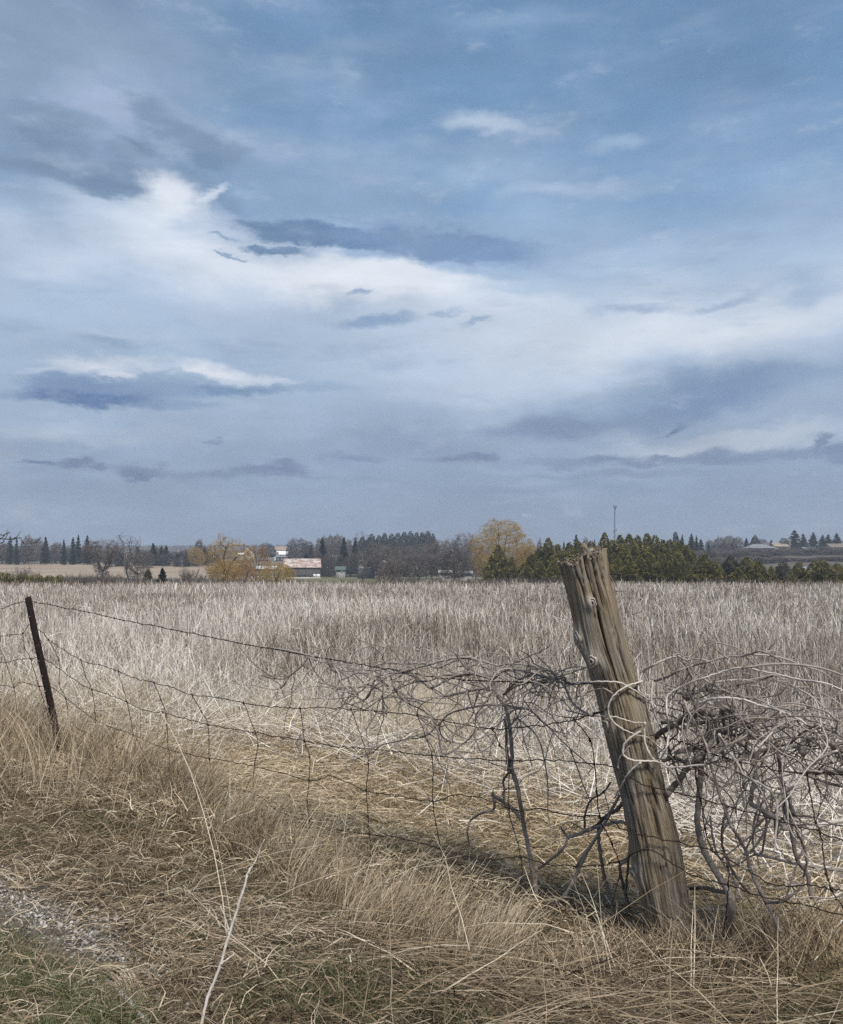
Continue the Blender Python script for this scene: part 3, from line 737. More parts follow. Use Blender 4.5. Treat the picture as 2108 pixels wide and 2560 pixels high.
m, nt, b = material("weathered_cedar")
ra = nt.nodes.new('ShaderNodeAttribute'); ra.attribute_name = 'rest'
def wn(scale, det, rough=.6):
    mp = nt.nodes.new('ShaderNodeMapping'); mp.inputs['Scale'].default_value = scale
    n = nt.nodes.new('ShaderNodeTexNoise'); n.inputs['Scale'].default_value = 1; n.inputs['Detail'].default_value = det; n.inputs['Roughness'].default_value = rough
    nt.links.new(ra.outputs['Vector'], mp.inputs[0]); nt.links.new(mp.outputs[0], n.inputs['Vector']); return n.outputs['Fac']
fa = wn((190, 190, 4.0), 6, .7); fb = wn((7, 7, 3), 5); fc = wn((160, 160, 9), 3)
def gm(f, a, c, blend='MIX'):
    mx = nt.nodes.new('ShaderNodeMix'); mx.data_type = 'RGBA'; mx.blend_type = blend
    if isinstance(f, (int, float)): mx.inputs[0].default_value = f
    else: nt.links.new(f, mx.inputs[0])
    for i, v in ((6, a), (7, c)):
        if isinstance(v, tuple): mx.inputs[i].default_value = (*v, 1)
        else: nt.links.new(v, mx.inputs[i])
    return mx.outputs[2]
def rmp(f, st): r = ramp_node(nt, st); nt.links.new(f, r.inputs['Fac']); return r.outputs['Color']
def attr(nm): a = nt.nodes.new('ShaderNodeAttribute'); a.attribute_name = nm; return a.outputs['Fac']
grain = rmp(fa, [(.28, (.05, .036, .023)), (.45, (.20, .155, .102)), (.6, (.315, .25, .172)), (.78, (.45, .385, .295))])
grey = rmp(fa, [(.28, (.06, .050, .040)), (.5, (.23, .20, .165)), (.75, (.42, .385, .33))])
c = gm(rmp(fb, [(.4, (0, 0, 0)), (.62, (1, 1, 1))]), grain, grey)
rust = rmp(wn((16, 16, 2.5), 4), [(.62, (0, 0, 0)), (.70, (.55, .55, .55))])
c = gm(rust, c, (.22, .12, .055))
c = gm(attr('deep'), c, (.05, .028, .015))
c = gm(rmp(attr('knot'), [(.25, (0, 0, 0)), (.8, (.85, .85, .85))]), c, rmp(fc, [(.35, (.27, .225, .18)), (.65, (.52, .47, .40))]))
c = gm(attr('cap'), c, rmp(wn((30, 30, 30), 6), [(.3, (.09, .072, .048)), (.5, (.22, .185, .135)), (.7, (.40, .37, .32))]))
nt.links.new(c, b.inputs['Base Color']); b.inputs['Roughness'].default_value = .9; b.inputs['Specular IOR Level'].default_value = .15
bp = nt.nodes.new('ShaderNodeBump'); bp.inputs['Distance'].default_value = .008; bp.inputs['Strength'].default_value = .9
nt.links.new(fa, bp.inputs['Height']); nt.links.new(bp.outputs[0], b.inputs['Normal'])
M_post = m
proot = empty("wooden_post", (float(cen[0]), PY, 0), label="leaning weathered cedar fence post with knots, cracks and a frayed mossy top", cat="fence post")
o = obj("post_body", me, M_post, proot); o.location = (-float(cen[0]), -PY, 0)
# knots: ringed domes with a dark heart
mk, nt, b = material("knot_wood")
ka = nt.nodes.new('ShaderNodeAttribute'); ka.attribute_name = 'tint'
r = ramp_node(nt, [(0, (.10, .075, .055)), (.25, (.30, .25, .2)), (.5, (.20, .16, .125)), (.75, (.42, .37, .31)), (1, (.33, .28, .22))]); nt.links.new(ka.outputs['Fac'], r.inputs['Fac'])
nt.links.new(r.outputs['Color'], b.inputs['Base Color']); b.inputs['Roughness'].default_value = .85
for q, (ang, z, s, hgt, i) in enumerate(kn3):
    mb = MB(); NR, NA = 12, 28
    cth = ang-np.pi/2
    nrm = np.array([math.cos(cth), math.sin(cth), -.12 if q != 4 else -.45]); nrm /= np.linalg.norm(nrm)
    sx_ = np.array([-math.sin(cth), math.cos(cth), 0]); sz_ = np.cross(nrm, sx_)
    jj = np.argmin(np.abs(th-np.mod(cth, 2*np.pi))); c0 = V[i*NT+jj]-nrm*(hgt*.35)
    VV = []; TT = []
    for a in range(NR):
        f = a/(NR-1)
        for bq in range(NA):
            t_ = bq/NA*2*math.pi; wob = 1+.10*math.sin(3*t_+q)+.06*math.sin(5*t_+2*q)
            h_ = hgt*.75*(1-f**2)+.0035*math.cos(f*15+q) - (.010 if f < .28 else 0)*(1 if q in (1, 3, 4) else .25)
            p = c0+sx_*(f*s*.72*wob*math.cos(t_))-sz_*(f*s*.95*wob*math.sin(t_))+nrm*h_
            VV.append(p); TT.append(0.0 if f < .2 else .5+.5*math.cos(f*15+q+.4*math.sin(3*t_)))
    ii, j2 = np.meshgrid(np.arange(NR-1), np.arange(NA), indexing='ij')
    mb.add(VV, [np.stack([ii*NA+j2, ii*NA+(j2+1) % NA, (ii+1)*NA+(j2+1) % NA, (ii+1)*NA+j2], -1).reshape(-1, 4)], np.array(TT))
    kn = mb.build("knot", mk, proot, smooth=True); kn.location = (-float(cen[0]), -PY, 0)
# frayed fibres and moss on the top
mb = MB(); n = 420
a = rng.uniform(0, 6.28, n); f = np.sqrt(rng.random(n))*.97
bx = cen[-1]+rad[-1]*f*np.cos(a); by = PY+rad[-1]*f*np.sin(a); bz = zt-.010+.028*(bx-cen[-1])/rad[-1]+rng.normal(0, .012, n)
d3 = rng.normal(0, 1, (n, 3)); d3[:, 2] = np.abs(d3[:, 2])*.7; d3 /= np.linalg.norm(d3, axis=1)[:, None]
p0 = np.stack([bx, by, bz], -1); mb.segs(p0, p0+d3*rng.uniform(.004, .016, n)[:, None], rng.uniform(.002, .0055, n), rng.uniform(.0004, .0012, n), 4, np.clip(rng.normal(.5, .25, n), 0, 1))
M_moss = tint_mat("frayed_moss", [(0, (.07, .055, .036)), (.5, (.18, .145, .10)), (1, (.32, .275, .205))], .95)
ms = mb.build("moss", M_moss, proot); ms.location = (-float(cen[0]), -PY, 0)

def clear_post(C, r, gap=.004):
    """lay a strand over the front of the wooden post instead of through it"""
    C = np.array(C, float)
    cx_ = np.interp(C[:, 2], zz, cen); rr = np.interp(C[:, 2], zz, rad)+gap+np.broadcast_to(r, (len(C),))+.012
    dx = C[:, 0]-cx_; inside = (np.abs(dx) < rr) & (C[:, 2] < zt+.02)
    yf = PY-np.sqrt(np.clip(rr**2-dx**2, 0, 1)); m_ = inside & (C[:, 1] > yf)
    f = np.where(m_, yf/C[:, 1], 1.0)
    # ease the neighbours so that the bend is smooth
    for _ in range(3): f = np.minimum(f, (np.r_[f[:1], f[:-1]]+f+np.r_[f[1:], f[-1:]])/3)
    return np.stack([C[:, 0]*f, C[:, 1]*f, EYE+(C[:, 2]-EYE)*f], -1)
# --- steel post
mb = MB()
t0 = fp(76, 1494); t1 = fp(161, 1905); t1 = t1+(t1-t0)*.35
ax = (t1-t0)/np.linalg.norm(t1-t0)
sx_ = np.array([FD[0], FD[1], 0]); sx_ -= ax*np.dot(sx_, ax); sx_ /= np.linalg.norm(sx_); sy_ = np.cross(ax, sx_); sy_ *= -1 if sy_[1] > 0 else 1   # towards the camera
hw, dpz, tk = .028, .024, .0035
prof = [(-hw-.008, .0), (-hw, .0), (-hw*.7, dpz), (hw*.7, dpz), (hw, 0), (hw+.008, 0), (hw+.008, -tk), (hw-.003, -tk), (hw*.6, dpz-tk), (-hw*.6, dpz-tk), (-hw+.003, -tk), (-hw-.008, -tk)]
NS = 40; VV = []
for k in range(NS):
    f = k/(NS-1); c = t0+(t1-t0)*f
    c = c+sx_*.006*math.sin(f*5)+sy_*.004*math.sin(f*9)
    for (a, b_) in prof: VV.append(c+sx_*a+sy_*(b_+.012))
npf = len(prof); i, j = np.meshgrid(np.arange(NS-1), np.arange(npf), indexing='ij')
mb.add(VV, [np.stack([i*npf+j, (i+1)*npf+j, (i+1)*npf+(j+1) % npf, i*npf+(j+1) % npf], -1).reshape(-1, 4)])
for base in (0, (NS-1)*npf):
    mb.F[4].append(np.array([(0, 1, 10, 11), (1, 2, 9, 10), (2, 3, 8, 9), (3, 4, 7, 8), (4, 5, 6, 7)])+base)
M_rust = noise_mat("rusty_steel", [(.3, (.010, .007, .006)), (.55, (.022, .013, .010)), (.75, (.050, .026, .016))], (40, 40, 18), rough=.7, bump=.4, metallic=.3)
sroot = empty("steel_post", tuple(t1*[1, 1, 0]), label="narrow rusty steel fence post leaning left with a row of small punched holes", cat="fence post")
pb = mb.build("channel", M_rust, sroot); pb.location = tuple(-t1*[1, 1, 0])
M_hole = noise_mat("worn_zinc", [(.3, (.28, .25, .22)), (.7, (.5, .46, .42))], (60, 60, 60), rough=.6)
for k in range(11):
    f = .09+k*.068; c = t0+(t1-t0)*f+sy_*(dpz+.0125)+sx_*.004
    mb = MB(); a = np.arange(10)/10*2*math.pi
    ring = [c+sx_*.0042*math.cos(q)+ax*.0050*math.sin(q) for q in a]; ring2 = [p+sy_*.0025 for p in ring]
    j = np.arange(10)
    mb.add(ring+ring2+[c+sy_*.0035], [np.stack([j, (j+1) % 10, 10+(j+1) % 10, 10+j], -1), np.stack([10+j, 10+(j+1) % 10, np.full(10, 20)], -1)])
    st = mb.build("stud", M_hole, sroot); st.location = tuple(-t1*[1, 1, 0])

# --- wire fence
M_wire = noise_mat("rusty_wire", [(.3, (.018, .013, .011)), (.6, (.05, .034, .026)), (.8, (.10, .065, .045))], (60, 60, 60), rough=.8, metallic=.2)
froot = empty("wire_fence", (float(FA[0]), float(FA[1]), 0), label="sagging rusty woven wire fence strung between the steel post and the leaning wooden post", cat="wire fence")
LINES = {
 "barbed_wire": [[(-60, 1528), (0, 1523), (35, 1510), (74, 1503), (95, 1507), (200, 1526), (294, 1547), (385, 1564), (524, 1593), (700, 1626), (841, 1650), (930, 1666), (1060, 1688), (1200, 1702), (1330, 1706), (1450, 1708), (1520, 1712)]],
 "line_wire": [
  [(-60, 1596), (0, 1592), (30, 1586), (57, 1584), (75, 1562), (105, 1580), (124, 1600), (201, 1650), (250, 1662), (296, 1678), (340, 1696), (385, 1707), (430, 1719), (480, 1737), (545, 1745), (609, 1757), (700, 1769), (751, 1771), (810, 1769), (878, 1773), (960, 1780), (1044, 1788), (1140, 1808), (1231, 1822), (1330, 1815), (1436, 1800), (1495, 1783)],
  [(-60, 1660), (0, 1656), (15, 1657), (35, 1650), (75, 1647), (110, 1648), (150, 1672), (200, 1708), (230, 1724), (275, 1738), (318, 1757), (360, 1775), (410, 1783), (470, 1799), (520, 1812), (640, 1832), (680, 1840), (761, 1852), (830, 1866), (913, 1871), (1000, 1880), (1080, 1889), (1180, 1897), (1270, 1902), (1370, 1900), (1486, 1911), (1533, 1917), (1605, 1960), (1680, 1978), (1767, 2001), (1882, 2033), (1979, 2062), (2050, 2081), (2160, 2118)],
  [(-60, 1716), (0, 1713), (35, 1718), (45, 1708), (60, 1706), (98, 1716), (126, 1716), (165, 1744), (240, 1800), (330, 1836), (420, 1873), (520, 1895), (600, 1908), (680, 1926), (773, 1950), (835, 1942), (916, 1977), (1000, 1990), (1080, 2003), (1140, 1988), (1210, 1997), (1290, 2025), (1350, 2022), (1418, 2039), (1500, 2042), (1582, 2081), (1671, 2102), (1780, 2125), (1844, 2162), (1936, 2212), (2017, 2213), (2079, 2223), (2160, 2230)],
  [(180, 1812), (250, 1850), (345, 1890), (430, 1930), (524, 1960), (638, 1985), (700, 2030), (773, 2052), (820, 2070), (923, 2085), (1000, 2095), (1100, 2121), (1200, 2148), (1303, 2143), (1371, 2162), (1460, 2165), (1549, 2154), (1617, 2123), (1686, 2162), (1740, 2192), (1819, 2212), (1900, 2240), (2000, 2260), (2160, 2300)],
  [(640, 2080), (780, 2150), (870, 2165), (936, 2170), (1000, 2200), (1060, 2215), (1110, 2220), (1200, 2235), (1300, 2245), (1340, 2256), (1440, 2279), (1533, 2261), (1613, 2275), (1700, 2300)],
  [(1625, 1837), (1690, 1850), (1748, 1872), (1850, 1905), (1940, 1925), (2017, 1933), (2108, 1936), (2170, 1938)],
 ],
 "stay_wire": [
  [(121, 1599), (147, 1650), (149, 1710), (165, 1748), (177, 1815), (202, 1880)], [(202, 1650), (214, 1690), (230, 1724), (238, 1783), (242, 1851), (246, 1890)],
  [(296, 1678), (318, 1757), (333, 1837), (345, 1924)], [(385, 1707), (403, 1750), (415, 1788), (421, 1870), (428, 1930)], [(480, 1737), (504, 1779), (520, 1812), (524, 1897), (534, 1984)],
  [(609, 1757), (639, 1831), (645, 1863), (637, 1912), (633, 1964), (639, 2020), (649, 2075)], [(751, 1771), (761, 1852), (774, 1893), (773, 1950), (768, 2005), (773, 2050), (778, 2150)],
  [(878, 1773), (913, 1871), (921, 1910), (916, 1977), (920, 2040), (923, 2085), (936, 2170)], [(1044, 1788), (1080, 1889), (1082, 1950), (1082, 2003), (1090, 2060), (1102, 2122), (1109, 2220), (1109, 2290)],
  [(1231, 1822), (1250, 1862), (1275, 1902), (1272, 2020), (1303, 2143), (1300, 2245)], [(1436, 1800), (1475, 1850), (1487, 1911), (1492, 1980), (1500, 2042), (1530, 2110), (1548, 2155), (1550, 2190), (1533, 2261), (1560, 2310)],
  [(1735, 1870), (1740, 1945), (1752, 2000), (1763, 2069), (1780, 2125), (1819, 2165), (1821, 2212), (1815, 2290), (1808, 2345)], [(2017, 1933), (2040, 2056), (2050, 2081), (2067, 2185), (2079, 2223), (2108, 2269)],
  [(57, 1584), (62, 1620), (77, 1648), (98, 1716), (115, 1770), (126, 1810)], [(-8, 1600), (15, 1657), (35, 1718), (42, 1780)],
 ]}
line_pts = []
for kind, lst in LINES.items():
    for li, pl in enumerate(lst):
        pts = np.array([fp(a, b_) for a, b_ in pl])
        C = crom(pts, 8); k = np.arange(len(C))
        wob = (rng.normal(0, 1, (len(C), 3)))*[.0015, .003, .0025]
        C = clear_post(C+wob, .003)
        mb = MB()
        if kind == "barbed_wire":
            t = np.cumsum(np.r_[0, np.linalg.norm(np.diff(C, axis=0), axis=1)])
            tt_ = np.arange(0, t[-1], .012); D = np.stack([np.interp(tt_, t, C[:, q]) for q in range(3)], -1)
            ph = tt_*95
            for s_ in (0, math.pi):
                o_ = np.stack([np.zeros_like(ph), np.cos(ph+s_)*.0020, np.sin(ph+s_)*.0020], -1)
                mb.tube(D+o_, .0018, 5)
            for s_ in np.arange(.05, t[-1], .115):
                c_ = np.array([np.interp(s_, t, C[:, q]) for q in range(3)])
                mb.tube([c_+[-.003, 0, -.003], c_+[.003, 0, .003]], .0042, 6)
                for _ in range(4):
                    v_ = rng.normal(0, 1, 3); v_ /= np.linalg.norm(v_); mb.tube([c_, c_+v_*.013], [.0012, .0004], 4)
        else:
            mb.tube(C, .0027 if kind == "line_wire" else .0025, 5)
            if kind == "stay_wire":       # hinge knots where the stay meets the line wires
                for p in pts[:-1][::1]:
                    q = rng.normal(0, .004, 3); mb.tube([p+[-.002, 0, .010], p+q*.3, p+[.002, 0, -.010]], [.003, .0055, .003], 6)
        wo = mb.build(kind, M_wire, froot); wo.location = (-float(FA[0]), -float(FA[1]), 0)
# staple and wrapped tie on the wooden post
mb = MB(); c = clear_post([fp(1617, 2123)], .004)[0]; mb.tube([c+[-.012, 0, -.006], c+[-.004, -.006, .002], c+[.004, -.006, .004], c+[.012, 0, .010]], .003, 6)
wo = mb.build("staple", M_wire, froot); wo.location = (-float(FA[0]), -float(FA[1]), 0)
mb = MB(); c = clear_post([fp(1506, 1778)], .004)[0]; mb.tube([c+[-.03, .03, -.014], c+[-.012, -.004, -.004], c+[.006, -.006, .006], c+[.02, .004, .010]], .0052, 6)
wo = mb.build("wire_tie", M_wire, froot); wo.location = (-float(FA[0]), -float(FA[1]), 0)

# --- grape vines
m, nt, b = material("vine_bark")
tcn = nt.nodes.new('ShaderNodeTexCoord'); n = nt.nodes.new('ShaderNodeTexNoise'); n.inputs['Scale'].default_value = 70; n.inputs['Detail'].default_value = 5
nt.links.new(tcn.outputs['Object'], n.inputs['Vector'])
a = nt.nodes.new('ShaderNodeAttribute'); a.attribute_name = 'tint'
ad = nt.nodes.new('ShaderNodeMath'); ad.operation = 'MULTIPLY_ADD'; nt.links.new(n.outputs['Fac'], ad.inputs[0]); ad.inputs[1].default_value = .5
sb = nt.nodes.new('ShaderNodeMath'); sb.operation = 'SUBTRACT'; nt.links.new(a.outputs['Fac'], sb.inputs[0]); sb.inputs[1].default_value = .25; nt.links.new(sb.outputs[0], ad.inputs[2])
r = ramp_node(nt, [(0, (.05, .040, .034)), (.3, (.19, .156, .134)), (.6, (.37, .32, .278)), (1, (.63, .57, .51))]); nt.links.new(ad.outputs[0], r.inputs['Fac'])
nt.links.new(r.outputs['Color'], b.inputs['Base Color']); b.inputs['Roughness'].default_value = .8; b.inputs['Specular IOR Level'].default_value = .25
bp = nt.nodes.new('ShaderNodeBump'); bp.inputs['Distance'].default_value = .004; bp.inputs['Strength'].default_value = .7
nt.links.new(n.outputs['Fac'], bp.inputs['Height']); nt.links.new(bp.outputs[0], b.inputs['Normal'])
M_vine = m
A1 = lambda p: [(680+a*.4608, 1560+b_*.4608) for a, b_ in p]
A2 = lambda p: [(680+a*.4608, 1960+b_*.4608) for a, b_ in p]
A3 = lambda p: [(1440+a*.3848, 1560+b_*.3848) for a, b_ in p]
A4 = lambda p: [(1440+a*.3848, 2000+b_*.3848) for a, b_ in p]
A8 = lambda p: [(1340+a*.5219, 1340+b_*.5219) for a, b_ in p]
def cane(root, base, pl, r0, r1, tint, off=(0, 0), name="cane", knots=True, front=False):
    k = len(pl); offs = np.linspace(off[0], off[1], k)+(rng.normal(0, .025, k) if k > 2 else 0)
    pts = np.array([fp(a, b_, o_) for (a, b_), o_ in zip(pl, offs)])
    C = crom(pts, 7); C = C+rng.normal(0, .0009, C.shape)
    r0, r1 = (r0*.92, r1*.92) if r0 > .0055 else (r0*1.05, r1*1.05)
    R = np.linspace(r0, r1, len(C))*(1+.07*np.sin(np.arange(len(C))*1.7+rng.uniform(0, 6)))
    if knots: R[::7] *= 1.12
    if front: C = clear_post(C, R)
    mb = MB(); mb.tube(C, R, 8 if r0 > .008 else 6, np.full(len(C)*(8 if r0 > .008 else 6)+2, tint))
    o = mb.build(name, M_vine, root, smooth=True); o.location = tuple(-v for v in base)
    return C
def vine_twigs(root, base, starts, n, L_, name="twig", tint=(.3, .2), rr=(.0018, .0038)):
    mb = MB()
    for _ in range(n):
        C = starts[rng.integers(len(starts))]; p = C[rng.integers(len(C))].copy()
        v = rng.normal(0, 1, 3)*[1, .45, .7]; v /= np.linalg.norm(v); k = rng.integers(5, 10); st = rng.uniform(.4, 1.1)*L_/k
        curl = rng.normal(0, .30, 3); pts = [p]
        for q in range(k):
            v = v+curl*.45+rng.normal(0, .25, 3)*[1, .5, 1]+[0, 0, -.04]; v /= np.linalg.norm(v); p = p+v*st; pts.append(p.copy())
        C2 = crom(pts, 3)
        if np.any((np.abs(C2[:, 0]-np.interp(C2[:, 2], zz, cen)) < np.interp(C2[:, 2], zz, rad)+.03) & (C2[:, 1] < 3.9)) or C2[:, 2].max() > 1.22 or C2[:, 2].min() < .22: continue
        r0 = rng.uniform(*rr)
        mb.tube(C2, np.linspace(r0, r0*.45, len(C2)), 5, np.full(len(C2)*5+2, np.clip(rng.normal(*tint), .05, .62)))
    o = mb.build(name, M_vine, root, smooth=True); o.location = tuple(-v for v in base); tag(o, kind="stuff")

X0, Y0 = on_ground(1345, 2390); base = (X0, Y0, 0)
v1 = empty("grape_vine", base, label="bare grape vine trunk left of the wooden post, canes arching over the top wire", cat="vine")
cs = []
cane(v1, base, A2([(1450, 900), (1440, 760), (1438, 650), (1412, 450), (1372, 250), (1340, 60), (1318, -40)])+A1([(1320, 850), (1300, 780), (1302, 700), (1290, 560), (1268, 450)]), .0125, .0095, .35, (.10, .10), "trunk", False)
cane(v1, base, A1([(1285, 800), (1275, 690), (1270, 560), (1262, 520)]), .008, .007, .25, (.12, .12), "trunk", False)
CAN1 = [([(1268, 450), (1220, 380), (1190, 310), (1140, 220), (1080, 185), (1000, 195), (900, 235), (830, 215), (720, 215), (600, 215), (530, 240)], .010, .004, .45),
 ([(1180, 345), (1060, 365), (930, 390), (860, 345), (790, 300), (720, 260), (640, 240), (560, 250)], .0075, .0055, .55),
 ([(1175, 290), (1080, 270), (990, 285), (870, 345), (830, 320), (780, 285), (700, 265), (620, 275), (550, 320), (520, 400), (430, 440)], .007, .0035, .35),
 ([(1080, 180), (960, 190), (860, 218), (740, 250), (640, 280), (560, 335), (500, 410), (450, 380), (390, 330), (345, 250), (310, 190), (240, 180), (120, 150), (0, 130)], .0065, .004, .5),
 ([(640, 270), (660, 340), (690, 390), (715, 420)], .006, .003, .3), ([(560, 280), (600, 320), (600, 420), (625, 500)], .004, .002, .25),
 ([(1262, 380), (1330, 310), (1400, 280), (1500, 290), (1580, 330), (1640, 440), (1740, 500)], .007, .005, .4),
 ([(1255, 385), (1340, 330), (1430, 312), (1500, 300), (1600, 270), (1690, 240), (1760, 225)], .0055, .003, .45),
 ([(1150, 205), (1230, 225), (1300, 215), (1400, 230), (1480, 280), (1560, 345), (1640, 325), (1760, 320)], .0045, .003, .5),
 ([(1270, 440), (1170, 440), (1050, 460), (960, 490), (900, 550), (830, 610), (740, 622), (690, 632)], .006, .0035, .4),
 ([(1270, 440), (1400, 470), (1500, 560), (1600, 660), (1740, 780)], .0045, .0025, .4), ([(200, 180), (160, 230), (100, 280), (40, 300), (-60, 280)], .0045, .0025, .3),
 ([(870, 510), (900, 580), (920, 690), (960, 700), (1050, 640), (1100, 580), (1110, 490), (1180, 400)], .0045, .003, .4),
 ([(1000, 285), (1090, 275), (1190, 300), (1210, 340), (1170, 420), (1200, 470)], .006, .003, .25), ([(310, 190), (350, 250), (385, 320), (420, 370), (480, 400)], .007, .004, .6),
 ([(120, 155), (180, 170), (250, 200), (330, 215), (380, 200)], .004, .003, .4), ([(560, 330), (470, 345), (360, 350)], .0035, .002, .45), ([(1200, 300), (1270, 250), (1340, 250), (1420, 270), (1530, 300), (1590, 290), (1590, 330)], .005, .003, .3),
 ([(1290, 560), (1350, 470), (1380, 380), (1470, 370), (1620, 370), (1780, 390)], .0035, .002, .5), ([(960, 250), (1010, 230), (1060, 240), (1100, 290), (1080, 350), (1000, 400)], .004, .002, .3)]
for pl, r0, r1, t_ in CAN1:
    cs.append(cane(v1, base, A1(pl), r0, r1, t_, (rng.normal(.06, .07), rng.normal(.06, .09))))
# lower limbs of this vine
for pl, r0, r1, t_ in [(A2([(1445, 458), (1500, 420), (1580, 350), (1602, 290), (1585, 262), (1568, 240)]), .008, .006, .35),
                       (A2([(1602, 293), (1680, 265), (1740, 240)])+A8([(230, 1410), (340, 1380), (410, 1370), (450, 1400), (455, 1460), (440, 1540), (400, 1580)]), .008, .007, .5),
                       (A2([(1350, 190), (1320, 150), (1270, 105), (1200, 62), (1208, 100), (1200, 140), (1150, 155), (1085, 190), (1062, 250), (1070, 340), (1072, 460)]), .010, .004, .3),
                       (A2([(1445, 750), (1480, 710), (1590, 600), (1650, 490), (1710, 370), (1740, 320)])+A8([(190, 1590), (300, 1430), (380, 1280), (400, 1240)]), .0085, .007, .4),
                       (A1([(1290, 800), (1255, 850), (1262, 900), (1258, 960), (1275, 1000)]), .007, .004, .2),
                       (A8([(235, 1400), (235, 1340), (260, 1270), (320, 1230), (360, 1180)]), .005, .004, .15), (A8([(290, 1390), (340, 1340), (390, 1310), (420, 1270)]), .009, .009, .12),
                       (A8([(300, 1395), (305, 1500), (330, 1640), (370, 1760), (430, 1880), (450, 1960)]), .008, .009, .3), (A8([(400, 1580), (410, 1640), (440, 1760), (455, 1900)]), .007, .008, .15),
                       (A8([(450, 1480), (440, 1600), (430, 1720)]), .006, .006, .12)]:
    cs.append(cane(v1, base, pl, r0, r1, t_, (.09, .06)))
vine_twigs(v1, base, cs[:20], 230, .42, tint=(.40, .2))
vine_twigs(v1, base, cs[:20], 34, .6, tint=(.48, .15), rr=(.0030, .0048))
vine_twigs(v1, base, cs[20:], 26, .2)
X0, Y0 = on_ground(1825, 2370); base = (X0, Y0, 0)
v2 = empty("grape_vine", base, label="thick tangled grape vine right of the wooden post, pale canes looping before it", cat="vine")
cs = []
cane(v2, base, A4([(995, 900), (1010, 690), (982, 580), (930, 500), (870, 400), (820, 300), (790, 150), (800, 0)])+A3([(808, 1000), (820, 850), (850, 740), (860, 640)]), .017, .012, .35, (.05, .12), "trunk", False)
cane(v2, base, A4([(1330, 860), (1235, 660), (1180, 560), (1125, 430), (1100, 320), (1000, 150), (960, 20)])+A3([(950, 1160), (910, 1030), (870, 900), (850, 800)]), .008, .006, .4, (.12, .08), "trunk", False)
cane(v2, base, A4([(1530, 640), (1500, 480), (1435, 380), (1400, 200), (1390, 0)])+A3([(1370, 1120), (1330, 980), (1310, 850), (1220, 740)]), .009, .007, .3, (.2, .2), "trunk", False)
THICK = [([(500, 750), (560, 700), (650, 650), (740, 610), (840, 575), (900, 590)], .013, .012, .1), ([(560, 640), (660, 640), (720, 590), (780, 560), (850, 575)], .009, .009, .08),
 ([(590, 1110), (640, 1050), (690, 990), (720, 920), (800, 870), (900, 740), (960, 690)], .014, .012, .18), ([(900, 510), (1000, 560), (1060, 610), (1110, 640)], .012, .009, .3),
 ([(740, 480), (700, 470), (760, 450), (800, 440)], .010, .008, .1), ([(1480, 840), (1455, 800), (1500, 755), (1570, 735), (1640, 742)], .014, .010, .3),
 ([(1090, 830), (1160, 860), (1185, 960), (1150, 1060), (1140, 1160), (1180, 1190), (1260, 1240), (1330, 1290), (1360, 1330)], .009, .010, .35),
 ([(640, 840), (700, 830), (780, 820), (860, 830)], .008, .006, .12), ([(950, 560), (960, 640), (990, 720), (1100, 720), (1220, 760), (1300, 800)], .009, .006, .2), ([(960, 690), (1040, 650), (1110, 640), (1180, 690)], .009, .006, .15),
 ([(1480, 960), (1600, 965), (1740, 970), (1800, 985)], .009, .009, .1), ([(1640, 760), (1680, 800), (1690, 850), (1740, 860), (1800, 830)], .011, .009, .3), ([(560, 890), (640, 870), (720, 900), (800, 870)], .009, .008, .1)]
